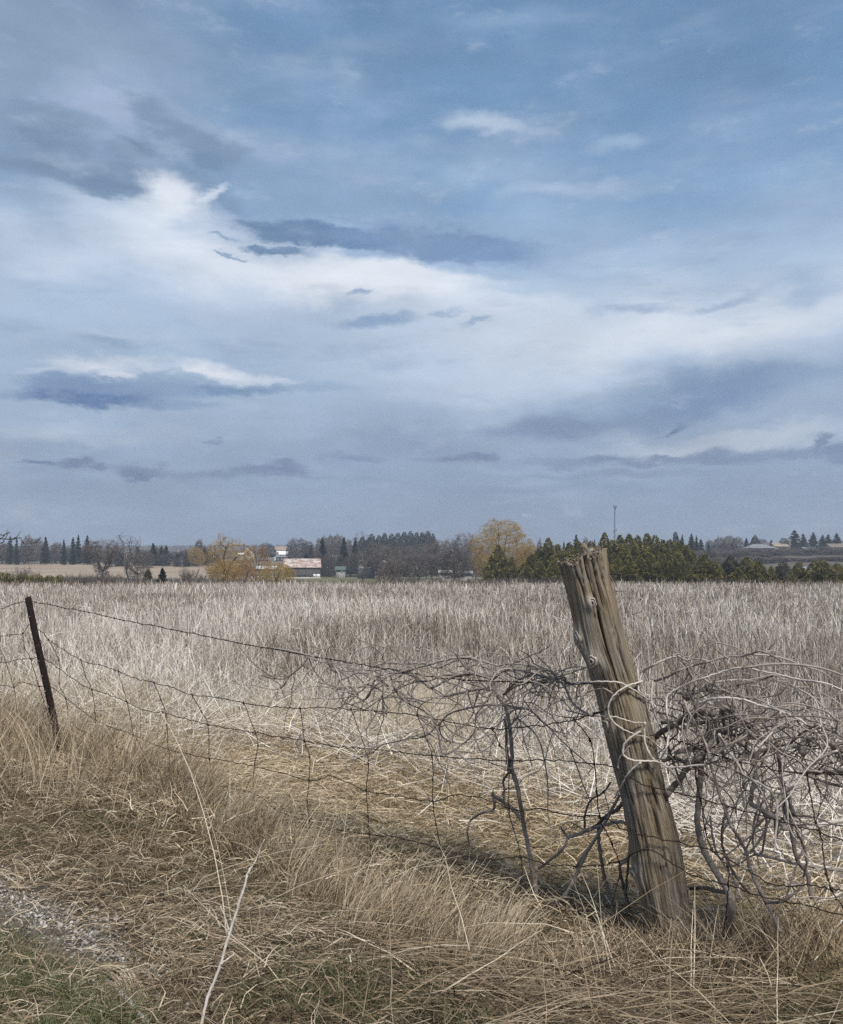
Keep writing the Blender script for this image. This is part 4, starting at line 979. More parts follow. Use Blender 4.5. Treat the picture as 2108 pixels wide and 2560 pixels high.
CAN2 = [([(0, 385), (150, 375), (280, 380), (360, 420), (440, 470), (500, 530)], .0035, .003, .75, (-.10, -.02)), ([(430, 372), (320, 410), (250, 460), (210, 540), (230, 620), (300, 680), (372, 712)], .0038, .003, .75, (-.06, -.06)),
 ([(420, 695), (330, 760), (305, 830), (340, 875), (420, 890), (530, 895), (600, 930), (720, 925), (855, 910), (862, 880)], .0042, .0036, .8, (-.07, -.02)),
 ([(450, 640), (445, 740), (470, 830), (530, 890), (590, 800), (603, 690), (592, 600), (590, 480), (640, 430), (720, 390), (830, 350), (950, 310), (1060, 285), (1180, 300), (1300, 325), (1450, 360), (1600, 380), (1736, 430), (1830, 470)], .0042, .003, .8, (-.06, .05)),
 ([(405, 385), (440, 310), (500, 270), (580, 230), (660, 210), (720, 235), (800, 230), (880, 250), (920, 300)], .0045, .003, .7, (0, .05)), ([(405, 400), (415, 440), (470, 480), (520, 540)], .0035, .003, .7, (-.03, 0)),
 ([(500, 370), (490, 470), (500, 550), (530, 630), (545, 652)], .0042, .0038, .75, (-.02, -.02)), ([(510, 370), (600, 340), (680, 300), (760, 270), (850, 250), (960, 215), (1100, 205), (1200, 180), (1290, 210), (1340, 260), (1310, 312)], .0050, .003, .45, (.02, .12)),
 ([(90, 590), (180, 600), (260, 605), (380, 640), (440, 640)], .0038, .003, .65, (-.09, -.05)), ([(60, 455), (110, 430), (180, 420), (240, 450)], .003, .002, .6, (-.1, -.09)), ([(-60, 560), (60, 590), (110, 600)], .0035, .003, .5, (-.03, -.09)),
 ([(930, 720), (980, 810), (1040, 890), (1090, 980), (1180, 1030), (1320, 1100), (1420, 1050), (1480, 960), (1600, 870), (1700, 820)], .0055, .0045, .65, (-.03, .05)),
 ([(870, 880), (980, 790), (1080, 740), (1180, 690), (1300, 655), (1440, 650), (1560, 640)], .0042, .003, .6, (.0, .1)), ([(780, 520), (870, 490), (960, 480), (1080, 490), (1200, 530), (1340, 570), (1450, 620), (1560, 700), (1640, 810)], .0045, .0035, .75, (-.02, .03)),
 ([(800, 330), (850, 370), (960, 430), (1080, 470), (1180, 490), (1300, 550), (1400, 600)], .004, .003, .65, (.03, .08)), ([(1330, 570), (1280, 690), (1200, 790), (1180, 880), (1155, 960)], .004, .003, .7, (-.04, -.04)),
 ([(700, 490), (740, 590), (800, 690), (850, 800), (870, 900), (910, 1030), (950, 1160), (990, 1260), (1020, 1330)], .0052, .004, .5, (-.04, .02)), ([(1200, 1020), (1350, 985), (1470, 960)], .0045, .003, .6, (0, .02)),
 ([(660, 200), (640, 170), (700, 155), (705, 190)], .003, .002, .35, (0, .05)), ([(690, 230), (740, 320), (780, 400), (840, 440)], .004, .003, .4, (.05, .1)), ([(920, 300), (900, 380), (880, 420)], .003, .002, .3, (.06, .06)),
 ([(1310, 312), (1400, 400), (1500, 520), (1560, 640)], .003, .002, .4, (.1, .2)), ([(1100, 210), (1180, 290), (1200, 400), (1240, 480)], .003, .002, .4, (.15, .2)), ([(640, 640), (690, 700), (740, 760), (800, 800)], .004, .003, .5, (0, .1)),
 ([(480, 560), (600, 590), (720, 640), (860, 640), (980, 700), (1100, 650), (1240, 610), (1400, 600)], .004, .003, .35, (.1, .2)), ([(600, 420), (700, 460), (820, 430), (950, 450), (1100, 400), (1250, 420)], .0035, .002, .4, (.15, .25)),
 ([(420, 900), (340, 970), (290, 1060), (250, 1130)], .0045, .003, .6, (-.07, -.05)), ([(560, 900), (640, 980), (700, 1090), (760, 1150)], .0045, .004, .6, (-.03, .1)), ([(380, 720), (470, 740), (560, 820), (640, 880)], .003, .002, .6, (-.06, -.02)),
 ([(270, 940), (290, 860), (350, 790)], .003, .002, .6, (-.07, -.06)), ([(1690, 700), (1700, 620), (1690, 560)], .003, .002, .6, (.1, .1)), ([(1440, 240), (1480, 380), (1470, 500), (1450, 580)], .0025, .002, .85, (.4, .4))]
for pl, r0, r1, t_ in THICK:
    cs.append(cane(v2, base, A3(pl), r0, r1, t_+.16, (rng.uniform(.04, .2), rng.uniform(.04, .2)), "limb"))
for pl, r0, r1, t_, of in CAN2: cs.append(cane(v2, base, A3(pl), r0, r1, min(.86, t_*1.1) if of[0] < -.01 else t_*.85, of, front=of[0] < .01 and of[1] < .06))
for pl, r0, r1, t_ in [([(1430, 200), (1480, 300), (1500, 400), (1480, 500)], .005, .004, .25), ([(1200, 60), (1160, 200), (1110, 310)], .004, .003, .25), ([(980, 40), (950, 200), (960, 330), (1040, 500), (1130, 610)], .005, .004, .25),
                       ([(870, 100), (900, 300), (950, 400), (1010, 500), (1080, 640)], .0045, .004, .6), ([(1420, 90), (1330, 130), (1300, 240), (1290, 100)], .005, .003, .15), ([(1350, 20), (1360, 130), (1310, 225)], .009, .003, .18),
                       ([(745, 575), (830, 570), (900, 590), (980, 600)], .009, .008, .2), ([(1230, 665), (1330, 660), (1430, 600), (1480, 540)], .007, .005, .2), ([(1100, 350), (1150, 340), (1175, 355)], .004, .003, .3)]:
    cs.append(cane(v2, base, A4(pl), r0, r1, t_, (rng.uniform(0, .25), rng.uniform(0, .25))))
vine_twigs(v2, base, cs, 270, .5, tint=(.45, .22))
vine_twigs(v2, base, cs, 80, .9, tint=(.40, .18), rr=(.0034, .0062))
vine_twigs(v2, base, cs[:16], 190, .38, tint=(.28, .15), rr=(.0022, .0044))
# a dry tendril still clinging to the top of the wooden post
mb = MB()
for pl in ([(1516, 1426), (1530, 1448), (1537, 1470), (1537, 1488)], [(1541, 1478), (1565, 1477), (1567, 1484), (1561, 1482)], [(1537, 1475), (1548, 1478), (1555, 1479)]):
    C = crom([at(a, b_, PY-.02) for a, b_ in pl], 6); mb.tube(C, np.linspace(.0026, .0015, len(C)), 5, .35)
td = mb.build("tendril", M_vine, None, smooth=True); tag(td, "short dry tendril curling off the right side of the wooden post's top", "tendril")

# --- loose stalks in the foreground
M_stalk = noise_mat("bleached_stalk", [(.3, (.36, .32, .27)), (.6, (.58, .53, .47)), (.75, (.66, .62, .56))], (60, 60, 25), rough=.7)
A7 = lambda p: [(a*.4608, 1960+b_*.4608) for a, b_ in p]
YS = 2.78
def stalk(pl, r0, r1, parent, Y=YS, name="branch", dy=0):
    C = crom([at(a, b_, Y+dy*k) for k, (a, b_) in enumerate(A7(pl))], 6); C = C+rng.normal(0, .0008, C.shape)
    mb = MB(); R = np.linspace(r0, r1, len(C)); R[::6] *= 1.12; mb.tube(C, R, 8); return mb.build(name, M_stalk, parent, smooth=True)
rt = empty("weed_stalk", (0, 0, 0), label="tall bleached forked weed stalk standing alone in the foreground left of centre", cat="dead stalk")
stalk([(1070, 1480), (1095, 1302), (1130, 1150), (1190, 1000), (1240, 830), (1300, 640), (1345, 490), (1368, 448)], .0052, .0035, rt, name="stem", dy=.02)
stalk([(1345, 490), (1385, 420), (1412, 350), (1435, 300)], .0028, .0012, rt, Y=2.90)
stalk([(1240, 822), (1236, 780), (1222, 725), (1195, 662)], .0028, .0018, rt, Y=2.86)
stalk([(1200, 978), (1235, 950), (1272, 925)], .0034, .0022, rt, Y=2.84)
stalk([(1294, 672), (1290, 655), (1284, 648)], .003, .0018, rt, Y=2.88)
def gstick(pl, r0, r1, parent, name, h=.02):
    pts = []
    for a, b_ in A7(pl):
        X, Y = on_ground(a, b_); pts.append((X, Y, float(gz(X, Y))+h))
    C = crom(pts, 6)+rng.normal(0, .002, (6*(len(pts)-1)+1, 3)); mb = MB(); mb.tube(C, np.linspace(r0, r1, len(C)), 8); return mb.build(name, M_stalk, parent, smooth=True)
o = gstick([(578, 1098), (640, 1168), (700, 1230), (760, 1300), (830, 1390)], .007, .012, None, "fallen_stick", .03)
tag(o, "thick bleached stick lying on the ground in the bottom left corner", "stick")
o = gstick([(470, 1070), (520, 1110), (560, 1150)], .004, .006, None, "fallen_stick", .02); tag(o, "short brown broken stick beside the straw bundle at bottom left", "stick")
# bundle of bent reed beside it
mb = MB(); X0, Y0 = on_ground(240, 2420); X1, Y1 = on_ground(345, 2530)
for k in range(110):
    a = np.array([X0, Y0])+rng.normal(0, .018, 2); c = np.array([X1, Y1])+rng.normal(0, .022, 2); mid = (a+c)/2+np.array([.045, .03])*rng.uniform(.2, 1.2)
    z = [float(gz(*a))+.01, float(gz(*mid))+rng.uniform(.03, .07), float(gz(*c))+.01]
    C = crom([(a[0], a[1], z[0]), (mid[0], mid[1], z[1]), (c[0], c[1], z[2])], 4); mb.tube(C, .0014, 4, np.clip(rng.normal(.65, .2), 0, 1))
tag(mb.build("straw_bundle", M_straw), "small arched bundle of pale straw lying beside the thick stick at bottom left", "straw bundle")
# pale broken stems propped on the wire and ground
o = stalk([(2080, 740), (2150, 650), (2190, 610)], .003, .002, None, Y=4.1, name="broken_stem"); tag(o, "short white broken stem leaning on the wire in the middle of the straw", "broken stem")
mb = MB(); pts = [fp(1990, 2092, .5), fp(2050, 2064, .55), fp(2120, 2048, .6)]; mb.tube(crom(pts, 5), .010, 8); o = mb.build("fallen_stick", M_stalk, smooth=True)
tag(o, "pale fallen stick behind the tangled vine at the right edge", "stick")

# --- stones in the ditch
M_stone = noise_mat("pale_limestone", [(.3, (.30, .28, .25)), (.55, (.46, .44, .40)), (.75, (.60, .58, .54))], (45, 45, 45), rough=.9, bump=.3)
def stone_mesh(name, seed):
    r_ = np.random.default_rng(seed); n1_, n2_ = 9, 12; VV = []
    sq = r_.uniform(.6, 1.1, 3)*[1, .85, .6]
    for a in range(n1_):
        ph = math.pi*a/(n1_-1)
        for b_ in range(n2_):
            t_ = 2*math.pi*b_/n2_; v = np.array([math.sin(ph)*math.cos(t_), math.sin(ph)*math.sin(t_), math.cos(ph)])
            k = .75+.5*float(fbm(v[0]*1.6+seed*3.1+9, v[1]*1.6+v[2]*1.3+7, seed, 3)); VV.append(np.sign(v)*np.abs(v)**.8*sq*k)
    ii, jj = np.meshgrid(np.arange(n1_-1), np.arange(n2_), indexing='ij')
    return mesh_from(name, np.array(VV), [np.stack([ii*n2_+jj, (ii+1)*n2_+jj, (ii+1)*n2_+(jj+1) % n2_, ii*n2_+(jj+1) % n2_], -1).reshape(-1, 4)], smooth=True)
SM = [stone_mesh("pebble", k) for k in range(6)]
for q in SM: q.materials.append(M_stone)
BIG = [(436, 680, 14), (526, 685, 15), (506, 728, 14), (520, 750, 13), (575, 742, 16), (630, 732, 17), (508, 752, 12), (220, 718, 13), (400, 840, 13), (470, 868, 13), (512, 888, 15), (600, 887, 12), (618, 926, 15), (676, 970, 13), (856, 1160, 19), (1018, 1200, 13), (912, 1112, 11), (45, 465, 14), (258, 510, 13), (1658, 1055, 16), (720, 1110, 11), (545, 810, 11), (330, 770, 14), (450, 970, 11)]
PXL = ["in the middle of the gravel patch", "at the left of the gravel patch", "by the end of the gravel patch"]
for k, (a, b_, s) in enumerate(BIG):
    px, py = a*.4608, 1960+b_*.4608; X, Y = on_ground(px, py); sz = s*.4608/F*Y*1.15
    o = obj("pebble", SM[k % 6]); o.location = (X, Y, float(gz(X, Y))+sz*.25); o.scale = (sz, sz, sz); o.rotation_euler = (rng.uniform(-.4, .4), rng.uniform(-.4, .4), rng.uniform(0, 6.28))
    tag(o, "rounded whitish pebble lying in the gravelly ditch at lower left", "pebble", "pale pebbles in the ditch")
mb = MB(); n = 0
while n < 1500:
    px = rng.uniform(-60, 420); py = 2225+max(px, -40)*.52+rng.normal(0, 34)
    if px > 330 and rng.random() < .6: continue
    X, Y = on_ground(px, py); z = float(gz(X, Y)); sz = rng.uniform(.004, .012)*(1.6 if rng.random() < .12 else 1); a = rng.uniform(0, 6.28)
    v = np.array([(1, 0, .1), (.2, .9, 0), (-.9, .1, .1), (-.1, -.8, 0), (.1, 0, .65), (0, 0, -.5)])*sz*rng.uniform(.7, 1.2, (6, 3))
    v = v@np.array([[math.cos(a), -math.sin(a), 0], [math.sin(a), math.cos(a), 0], [0, 0, 1]])+[X, Y, z+sz*.3]
    mb.add(v, [np.array([(0, 1, 4), (1, 2, 4), (2, 3, 4), (3, 0, 4), (1, 0, 5), (2, 1, 5), (3, 2, 5), (0, 3, 5)])], np.clip(rng.normal(.5, .25), 0, 1)); n += 1
M_grav = tint_mat("gravel", [(0, (.11, .10, .09)), (.5, (.30, .28, .255)), (1, (.58, .555, .52))], .9)
tag(mb.build("gravel", M_grav), "grey gravel chips scattered in the shallow ditch at lower left", "gravel", kind="stuff")
# ------------------------------------------------------------------ trees
M_bark = tint_mat("grey_bark", [(0, (.045, .038, .034)), (.5, (.11, .095, .085)), (1, (.22, .20, .185))], .9)
M_twig = tint_mat("bare_twigs", [(0, (.07, .057, .050)), (.5, (.155, .130, .118)), (1, (.25, .22, .20))], .9)
M_pink = tint_mat("pinkish_twigs", [(0, (.09, .07, .062)), (.5, (.17, .14, .125)), (1, (.27, .23, .21))], .9)
M_dark = tint_mat("dark_twigs", [(0, (.045, .038, .035)), (.5, (.10, .086, .079)), (1, (.17, .15, .14))], .9)
M_gold = tint_mat("golden_twigs", [(0, (.17, .105, .030)), (.5, (.36, .235, .070)), (1, (.50, .36, .12))], .85)
M_rustt = tint_mat("orange_twigs", [(0, (.16, .085, .032)), (.5, (.31, .175, .058)), (1, (.42, .265, .095))], .85)
M_cedar = tint_mat("cedar_foliage", [(0, (.06, .058, .020)), (.4, (.165, .150, .046)), (.75, (.28, .245, .075)), (1, (.38, .32, .11))], .75, transl=.35)
M_greyc = tint_mat("dull_cedar_foliage", [(0, (.03, .033, .02)), (.5, (.075, .078, .045)), (1, (.14, .135, .08))], .8, transl=.3)
M_spruce = tint_mat("spruce_foliage", [(0, (.012, .018, .014)), (.5, (.034, .046, .035)), (1, (.07, .088, .062))], .75)
M_pine = tint_mat("pine_foliage", [(0, (.010, .018, .012)), (.5, (.026, .044, .026)), (1, (.055, .080, .042))], .75)

def envtree(seed, H=10.0, R=3.5, h0=.22, prof=None, n2=10, n3=90, n4=900, nt=2, tw=.018, r0=.17, up=.5, droop=0.0, trunk_h=.3, tl=.07, wob=.10, lean=0):
    """limbs join the nearest older wood on their way out to points spread through the crown"""
    nr = np.random.default_rng(seed); prof = prof or (lambda h: np.sqrt(np.clip(1-((h-.45)/.56)**2, 0, 1))*.95+.05)
    def pts(n, inner):
        h = nr.uniform(0, 1, n*4); keep = nr.random(n*4) < prof(h)**1.5+.05; h = h[keep][:n]; a = nr.uniform(0, 6.283, len(h))
        lob = .72+.56*fbm(a*1.3+seed, h*3+seed, seed, 2); f = inner+(1-inner)*np.sqrt(nr.random(len(h))); rr = R*prof(h)*f*lob
        return np.stack([rr*np.cos(a), rr*np.sin(a), H*(h0+(1-h0)*h*(.9+.2*fbm(a+3, h*0, seed+5, 2)))], -1)
    nodes = [np.array([lean*H*t*t*.3+nr.normal(0, .02), nr.normal(0, .02), H*trunk_h*t]) for t in np.linspace(0, 1, 6)]
    T = MB(); C = MB(); S = {0: [], 1: []}
    for i in range(5): S[0].append((nodes[i]-([0, 0, .4] if i == 0 else [0, 0, 0]), nodes[i+1], r0*(1.15-.08*i), r0*(1.15-.08*(i+1)), 0))
    nodes = nodes[3:]; rads = [r0*.8]*3; born = np.array(nodes)
    for lvl, n, inner in ((2, n2, .35), (3, n3, .3), (4, n4, .25)):
        tg = pts(n, inner); tg = tg[np.argsort(np.linalg.norm(tg-[0, 0, H*trunk_h], axis=1))]
        Nn = np.array(nodes); newn = []; newr = []
        for t in tg:
            dv = t-Nn; cost = np.linalg.norm(dv, axis=1)+up*np.clip(-dv[:, 2], 0, 99)*1.5
            j = int(np.argmin(cost)); p = Nn[j]; L = np.linalg.norm(t-p)
            if L < .15: continue
            ns = 4 if lvl == 2 else 3
            ra = max(tw, min(rads[j]*.72, {2: r0*.62, 3: r0*.22, 4: tw*1.3}[lvl])); rb = max(tw*.8, ra*.45); q0 = p
            for k in range(1, ns+1):
                f = k/ns; q = p+(t-p)*f+np.array([0, 0, up*.22*L*(f*(1-f))*2])+(nr.normal(0, wob*L/ns, 3) if k < ns else 0)
                S[0 if lvl < 3 else 1].append((q0, q, ra+(rb-ra)*(k-1)/ns, ra+(rb-ra)*f, lvl)); q0 = q; newn.append(q); newr.append(ra+(rb-ra)*f)
            if lvl == 4:
                d = (t-p)/L
                for _ in range(nt):
                    v = d*.6+nr.normal(0, .55, 3)+[0, 0, .25*up]; v /= np.linalg.norm(v); l_ = tl*H*nr.uniform(.5, 1.3); b_ = q0+(p-q0)*nr.random()*.7
                    if droop:
                        e1 = b_+v*l_*.45; e2 = e1+(v*.5-np.array([0, 0, droop]))*l_*.6; e3 = e2+(v*.15-np.array([0, 0, droop]))*l_*.6
                        S[1] += [(b_, e1, tw*.8, tw*.75, 5), (e1, e2, tw*.75, tw*.65, 5), (e2, e3, tw*.65, tw*.4, 5)]
                    else:
                        e1 = b_+v*l_*.55; e2 = e1+(v+nr.normal(0, .25, 3)+[0, 0, .15*up])*l_*.45; S[1] += [(b_, e1, tw*.8, tw*.7, 5), (e1, e2, tw*.7, tw*.4, 5)]
        nodes += newn; rads += newr
    for key, mb in ((0, T), (1, C)):
        A = S[key]; ti = np.clip(nr.normal(.5, .22, len(A)), 0, 1)
        mb.segs([a[0] for a in A], [a[1] for a in A], [a[2] for a in A], [a[3] for a in A], 5 if key == 0 else 3, ti)
    return T.mesh("trunk"), C.mesh("crown")

def dims(me):
    co = np.empty(len(me.vertices)*3, np.float32); me.vertices.foreach_get("co", co); co = co.reshape(-1, 3)
    return np.percentile(np.abs(co[:, 0]), 98.5)*2, co[:, 2].max()

def conifer(seed, H, R, prof, n, leaf, lump=.22, hang=0.0):
    """leaf clumps spread through the volume of an uneven crown"""
    nr = np.random.default_rng(seed)
    h = 1-nr.random(int(n*1.6))**.62; a = nr.uniform(0, 6.283, len(h))
    lobes = 1+lump*(2*fbm(a*1.3+seed, h*5+seed, seed, 3)-1)*1.6+lump*.6*(2*vnoise(a*3.5, h*13, seed+3)-1)
    rr = R*prof(h)*lobes; keep = fbm(a*1.9+4, h*11, seed+9, 2) > .30; h, a, rr = h[keep][:n], a[keep][:n], rr[keep][:n]; n = len(h)
    f = np.clip(1-np.abs(nr.normal(0, .20, n)), .2, 1.12)
    p = np.stack([rr*f*np.cos(a), rr*f*np.sin(a), .02*H+h*H*.97], -1)
    out = np.stack([np.cos(a), np.sin(a), np.full(n, .75-hang)], -1)+nr.normal(0, .45, (n, 3)); out /= np.linalg.norm(out, axis=1)[:, None]
    sd_ = np.cross(out, nr.normal(0, 1, (n, 3))); sd_ /= np.linalg.norm(sd_, axis=1)[:, None]
    L_ = leaf*nr.uniform(.6, 1.4, n)*(.55+.6*(1-h)); W_ = L_*nr.uniform(.28, .5, n)
    V = np.stack([p-out*L_[:, None]*.3, p+sd_*W_[:, None], p+out*L_[:, None], p-sd_*W_[:, None]], 1).reshape(-1, 3)
    Q = np.arange(n*4).reshape(-1, 4)
    clump = fbm(a*2.2+seed, h*9+seed*.7, seed+21, 3)
    t = np.clip(.48+1.5*(clump-.5)+nr.normal(0, .14, n), 0, 1)
    crown = mesh_from("crown", V, [Q], np.repeat(t, 4))
    mb = MB(); mb.tube([(0, 0, -.5), (0, 0, H*.5), (0, 0, H*.95)], [H*.016, H*.010, .01], 6)
    return mb.mesh("trunk"), crown

def spruce(seed, H=10, R=2.2, whorls=30):
    nr = np.random.default_rng(seed); P0 = []; Vv = []; tt = []
    for k in range(whorls):
        h = (k+.4)/whorls; nb = int(7+6*(1-h)); 
        for q in range(nb):
            a = nr.uniform(0, 6.283); Lb = R*((1-h)**.85+.05)*nr.uniform(.62, 1.12)*(1 if h > .06 else .7); z = H*(.06+.93*h)+nr.normal(0, .08)
            d = np.array([math.cos(a), math.sin(a), nr.uniform(-.45, .02)]); ns = max(2, int(Lb/.34))
            for s_ in range(ns):
                f0, f1 = s_/ns, (s_+1.25)/ns
                c0 = np.array([0, 0, z])+d*Lb*f0+[0, 0, .22*Lb*f0**2]; c1 = np.array([0, 0, z])+d*Lb*f1+[0, 0, .22*Lb*f1**2]
                wv = np.array([-math.sin(a), math.cos(a), nr.normal(0, .5)])*.30*(1.15-f0)*nr.uniform(.6, 1.2)
                dr = np.array([0, 0, -nr.uniform(.1, .38)])
                Vv += [c0-wv*.7, c0+wv*.7, c1+wv*.5, c1-wv*.5, c0+dr*.2, c0+dr, c1+dr, c1+dr*.2]; tt += [np.clip(nr.normal(.45+.2*f0, .2), 0, 1)]*8
    n = len(Vv)//4
    crown = mesh_from("crown", np.array(Vv), [np.arange(n*4).reshape(-1, 4)], np.array(tt))
    mb = MB(); mb.tube([(0, 0, -.5), (0, 0, H*.5), (0, 0, H*1.0)], [H*.017, H*.010, .012], 6)
    return mb.mesh("trunk"), crown

def shrub(seed, H=2.5, R=1.6, n=34, twig=.023):
    nr = np.random.default_rng(seed); mb = MB(); S = []
    for k in range(n):
        p = np.array([nr.normal(0, R*.25), nr.normal(0, R*.25), -.1]); a = nr.uniform(0, 6.28); v = np.array([math.cos(a)*.45, math.sin(a)*.45, 1.0])
        Ls = H*nr.uniform(.6, 1.05); pts = [p]
        for q in range(5):
            v = v+nr.normal(0, .13, 3); v /= np.linalg.norm(v); pts.append(pts[-1]+v*Ls/5); S.append((pts[-2], pts[-1], twig*(2.2-.35*q), twig*(2.2-.35*(q+1))))
        for q in range(26):
            i = nr.integers(1, 5); b0 = pts[i]+(pts[i+1]-pts[i])*nr.random(); w_ = v*.5+nr.normal(0, .6, 3)+[0, 0, .35]; w_ /= np.linalg.norm(w_); c = b0+w_*H*nr.uniform(.08, .22)
            S.append((b0, c, twig*.8, twig*.5))
            if q % 2: w2 = w_+nr.normal(0, .5, 3); S.append((c, c+w2*H*.09, twig*.6, twig*.4))
    t = np.clip(nr.normal(.5, .22, len(S)), 0, 1)
    mb.segs([s_[0] for s_ in S], [s_[1] for s_ in S], [s_[2] for s_ in S], [s_[3] for s_ in S], 3, t)
    return None, mb.mesh("crown")

KIND = {}
def kind(name, pairs, mats): KIND[name] = (pairs, mats, [dims(p[1]) for p in pairs])
rnd = lambda h: np.sqrt(np.clip(1-((h-.42)/.60)**2, 0, 1))
fan = lambda h: np.clip(.25+.95*h, 0, 1)*np.clip((1.06-h)/.30, 0, 1)**.5
pol = lambda h: np.sqrt(np.clip(1-((h-.30)/.72)**2, 0, 1))
kind('bare', [envtree(s, R=3.6, prof=fan if s % 2 else rnd, n4=900, tw=.022) for s in (1, 2, 3, 4, 5)], (M_bark, M_twig))
kind('round', [envtree(s, R=4.2, h0=.18, prof=rnd, n3=130, n4=1300, tw=.028) for s in (11, 12)], (M_bark, M_dark))
kind('pink', [envtree(s, R=2.8, h0=.15, prof=rnd, n4=900, tw=.046, up=.8) for s in (21, 22, 23)], (M_bark, M_pink))
kind('dark', [envtree(s, R=3.8, h0=.10, trunk_h=.22, prof=rnd, n3=110, n4=1000, tw=.036) for s in (31, 32, 33)], (M_bark, M_dark))
kind('snag', [envtree(s, R=3.2, h0=.30, prof=fan, n2=8, n3=45, n4=190, nt=1, tw=.018, wob=.2, lean=.3) for s in (41, 42)], (M_bark, M_bark))
kind('gold', [envtree(s, R=5.2, h0=.12, prof=rnd, n2=11, n3=150, n4=1700, nt=3, tw=.0145, droop=.7, tl=.085, r0=.26, trunk_h=.2) for s in (51, 54)], (M_bark, M_gold))
kind('willow', [envtree(s, R=3.6, h0=.20, prof=pol, n2=9, n3=70, n4=1000, nt=3, tw=.0115, up=.9, tl=.07, r0=.34, wob=.17, trunk_h=.26) for s in (52, 53)], (M_bark, M_gold))
kind('orange', [envtree(s, R=3.4, h0=.08, prof=rnd, n2=12, n3=110, n4=900, nt=3, tw=.014, up=.9, trunk_h=.12) for s in (61, 62)], (M_bark, M_rustt))
pc = lambda h: np.clip((1.0-h)*1.6+.01, 0, 1)**.74*np.minimum(1, .74+h*1.6)
pp = lambda h: (np.clip(1-h, 0, 1))**.55*np.minimum(1, .4+h*3)
pg = lambda h: np.sqrt(np.clip(1-(h-.35)**2/.43, 0, 1))
kind('cedar', [conifer(s, 8, 1.9, pc, 5600, .36, .30) for s in (71, 72, 73, 74, 75)], (M_bark, M_cedar))
kind('dullcedar', [conifer(s, 7, 1.9, pc, 4000, .34, .3) for s in (76, 77)], (M_bark, M_greyc))
kind('bush', [conifer(s, 2.4, 1.5, pg, 2600, .26, .3) for s in (78, 79)], (M_bark, M_cedar))
kind('spruce', [spruce(s) for s in (81, 82, 83, 84)], (M_bark, M_spruce))
kind('pine', [conifer(s, 10, 2.3, pp, 2600, .55, .35) for s in (91, 92, 93)], (M_bark, M_pine))
kind('brush', [shrub(s) for s in (101, 102, 103)], (None, M_twig))
kind('darkbrush', [shrub(s, n=34) for s in (104, 105)], (None, M_dark))
CAT = dict(bare='tree', round='tree', pink='tree', dark='tree', snag='dead tree', gold='willow tree', willow='willow tree', orange='willow tree', cedar='cedar tree', dullcedar='cedar tree', bush='juniper bush', spruce='spruce tree', pine='pine tree', brush='shrub', darkbrush='shrub')
NM = dict(bare='bare_tree', round='bare_tree', pink='bare_tree', dark='bare_tree', snag='dead_tree', gold='willow_tree', willow='willow_tree', orange='willow_tree', cedar='cedar_tree', dullcedar='cedar_tree', bush='juniper_bush', spruce='spruce_tree', pine='pine_tree', brush='bare_shrub', darkbrush='bare_shrub')
cnt = {}
def tree(k, px, ytop, d, wpx, label, group=None, base=None):
    """px, ytop: bearing and top read off the photograph; d: distance in metres; wpx: crown width"""
    pairs, mats, dm = KIND[k]; i = cnt.get(k, 0) % len(pairs); cnt[k] = cnt.get(k, 0)+1
    X = (px-CX)/F*d; zb_ = float(gz(X, d)) if base is None else EYE+(HY-base)/F*d
    H = EYE+(HY-ytop)/F*d-zb_; W = wpx/F*d
    w0, h0 = dm[i]; s_ = W/w0; sz = H/h0
    r = empty(NM[k], (X, d, zb_), rng.uniform(0, 6.28), (s_, s_, sz), label, CAT[k], group)
    if pairs[i][0] is not None: obj("trunk", pairs[i][0], None if pairs[i][0].materials else mats[0], r)
    obj("crown", pairs[i][1], None if pairs[i][1].materials else mats[1], r)
    return r
ORD = ["first", "second", "third", "fourth", "fifth", "sixth", "seventh", "eighth", "ninth", "tenth", "eleventh", "twelfth", "thirteenth", "fourteenth", "fifteenth", "sixteenth", "seventeenth", "eighteenth", "nineteenth", "twentieth", "twenty-first", "twenty-second", "twenty-third", "twenty-fourth", "twenty-fifth", "twenty-sixth", "twenty-seventh", "twenty-eighth"]
def row(items, k, d, text, group):
    """items (px, ytop, wpx[, d]) left to right; text has {} for the ordinal"""
    for q, it in enumerate(items):
        tree(it[3] if len(it) > 3 and isinstance(it[3], str) else k, it[0], it[1], (it[4] if len(it) > 4 else d)+rng.normal(0, d*.015), it[2], text.format(ORD[q]), group)

# far left skyline
row([(26, 1338, 22), (42, 1343, 18), (114, 1341, 26), (160, 1347, 16), (183, 1342, 22), (196, 1336, 22), (219, 1338, 30)], 'spruce', 352, "dark spruce on the far left skyline, {} from the left behind the parked cars", "spruces on the far left skyline")
row([(6, 1352, 40), (70, 1332, 32), (95, 1338, 26), (142, 1352, 30), (60, 1362, 40), (130, 1366, 40), (175, 1366, 36), (212, 1366, 40), (246, 1372, 30)], 'pink', 366, "hazy leafless tree among the far left spruces, {} counting from the left edge", "leafless trees among the far left spruces")
row([(383, 1357, 30), (404, 1364, 22), (416, 1362, 26), (443, 1382, 16), (467, 1376, 18), (488, 1367, 30), (512, 1366, 26), (345, 1366, 30), (300, 1378, 26)], 'spruce', 340, "dark evergreen before the far ridge on the left, {} of its clump", "evergreens before the far ridge")
row([(366, 1375, 46), (420, 1380, 50), (452, 1392, 36), (280, 1376, 44), (530, 1378, 44)], 'dark', 332, "dark leafless tree filling in under the left evergreens, {} from the left", "dark leafless trees under the left evergreens")
tree('gold', 490, 1364, 335, 44, "small golden willow far away between dark evergreens, left of the big pollarded willow")
tree('pink', 498, 1344, 345, 22, "thin feathery leafless tree rising above the small golden willow on the left")
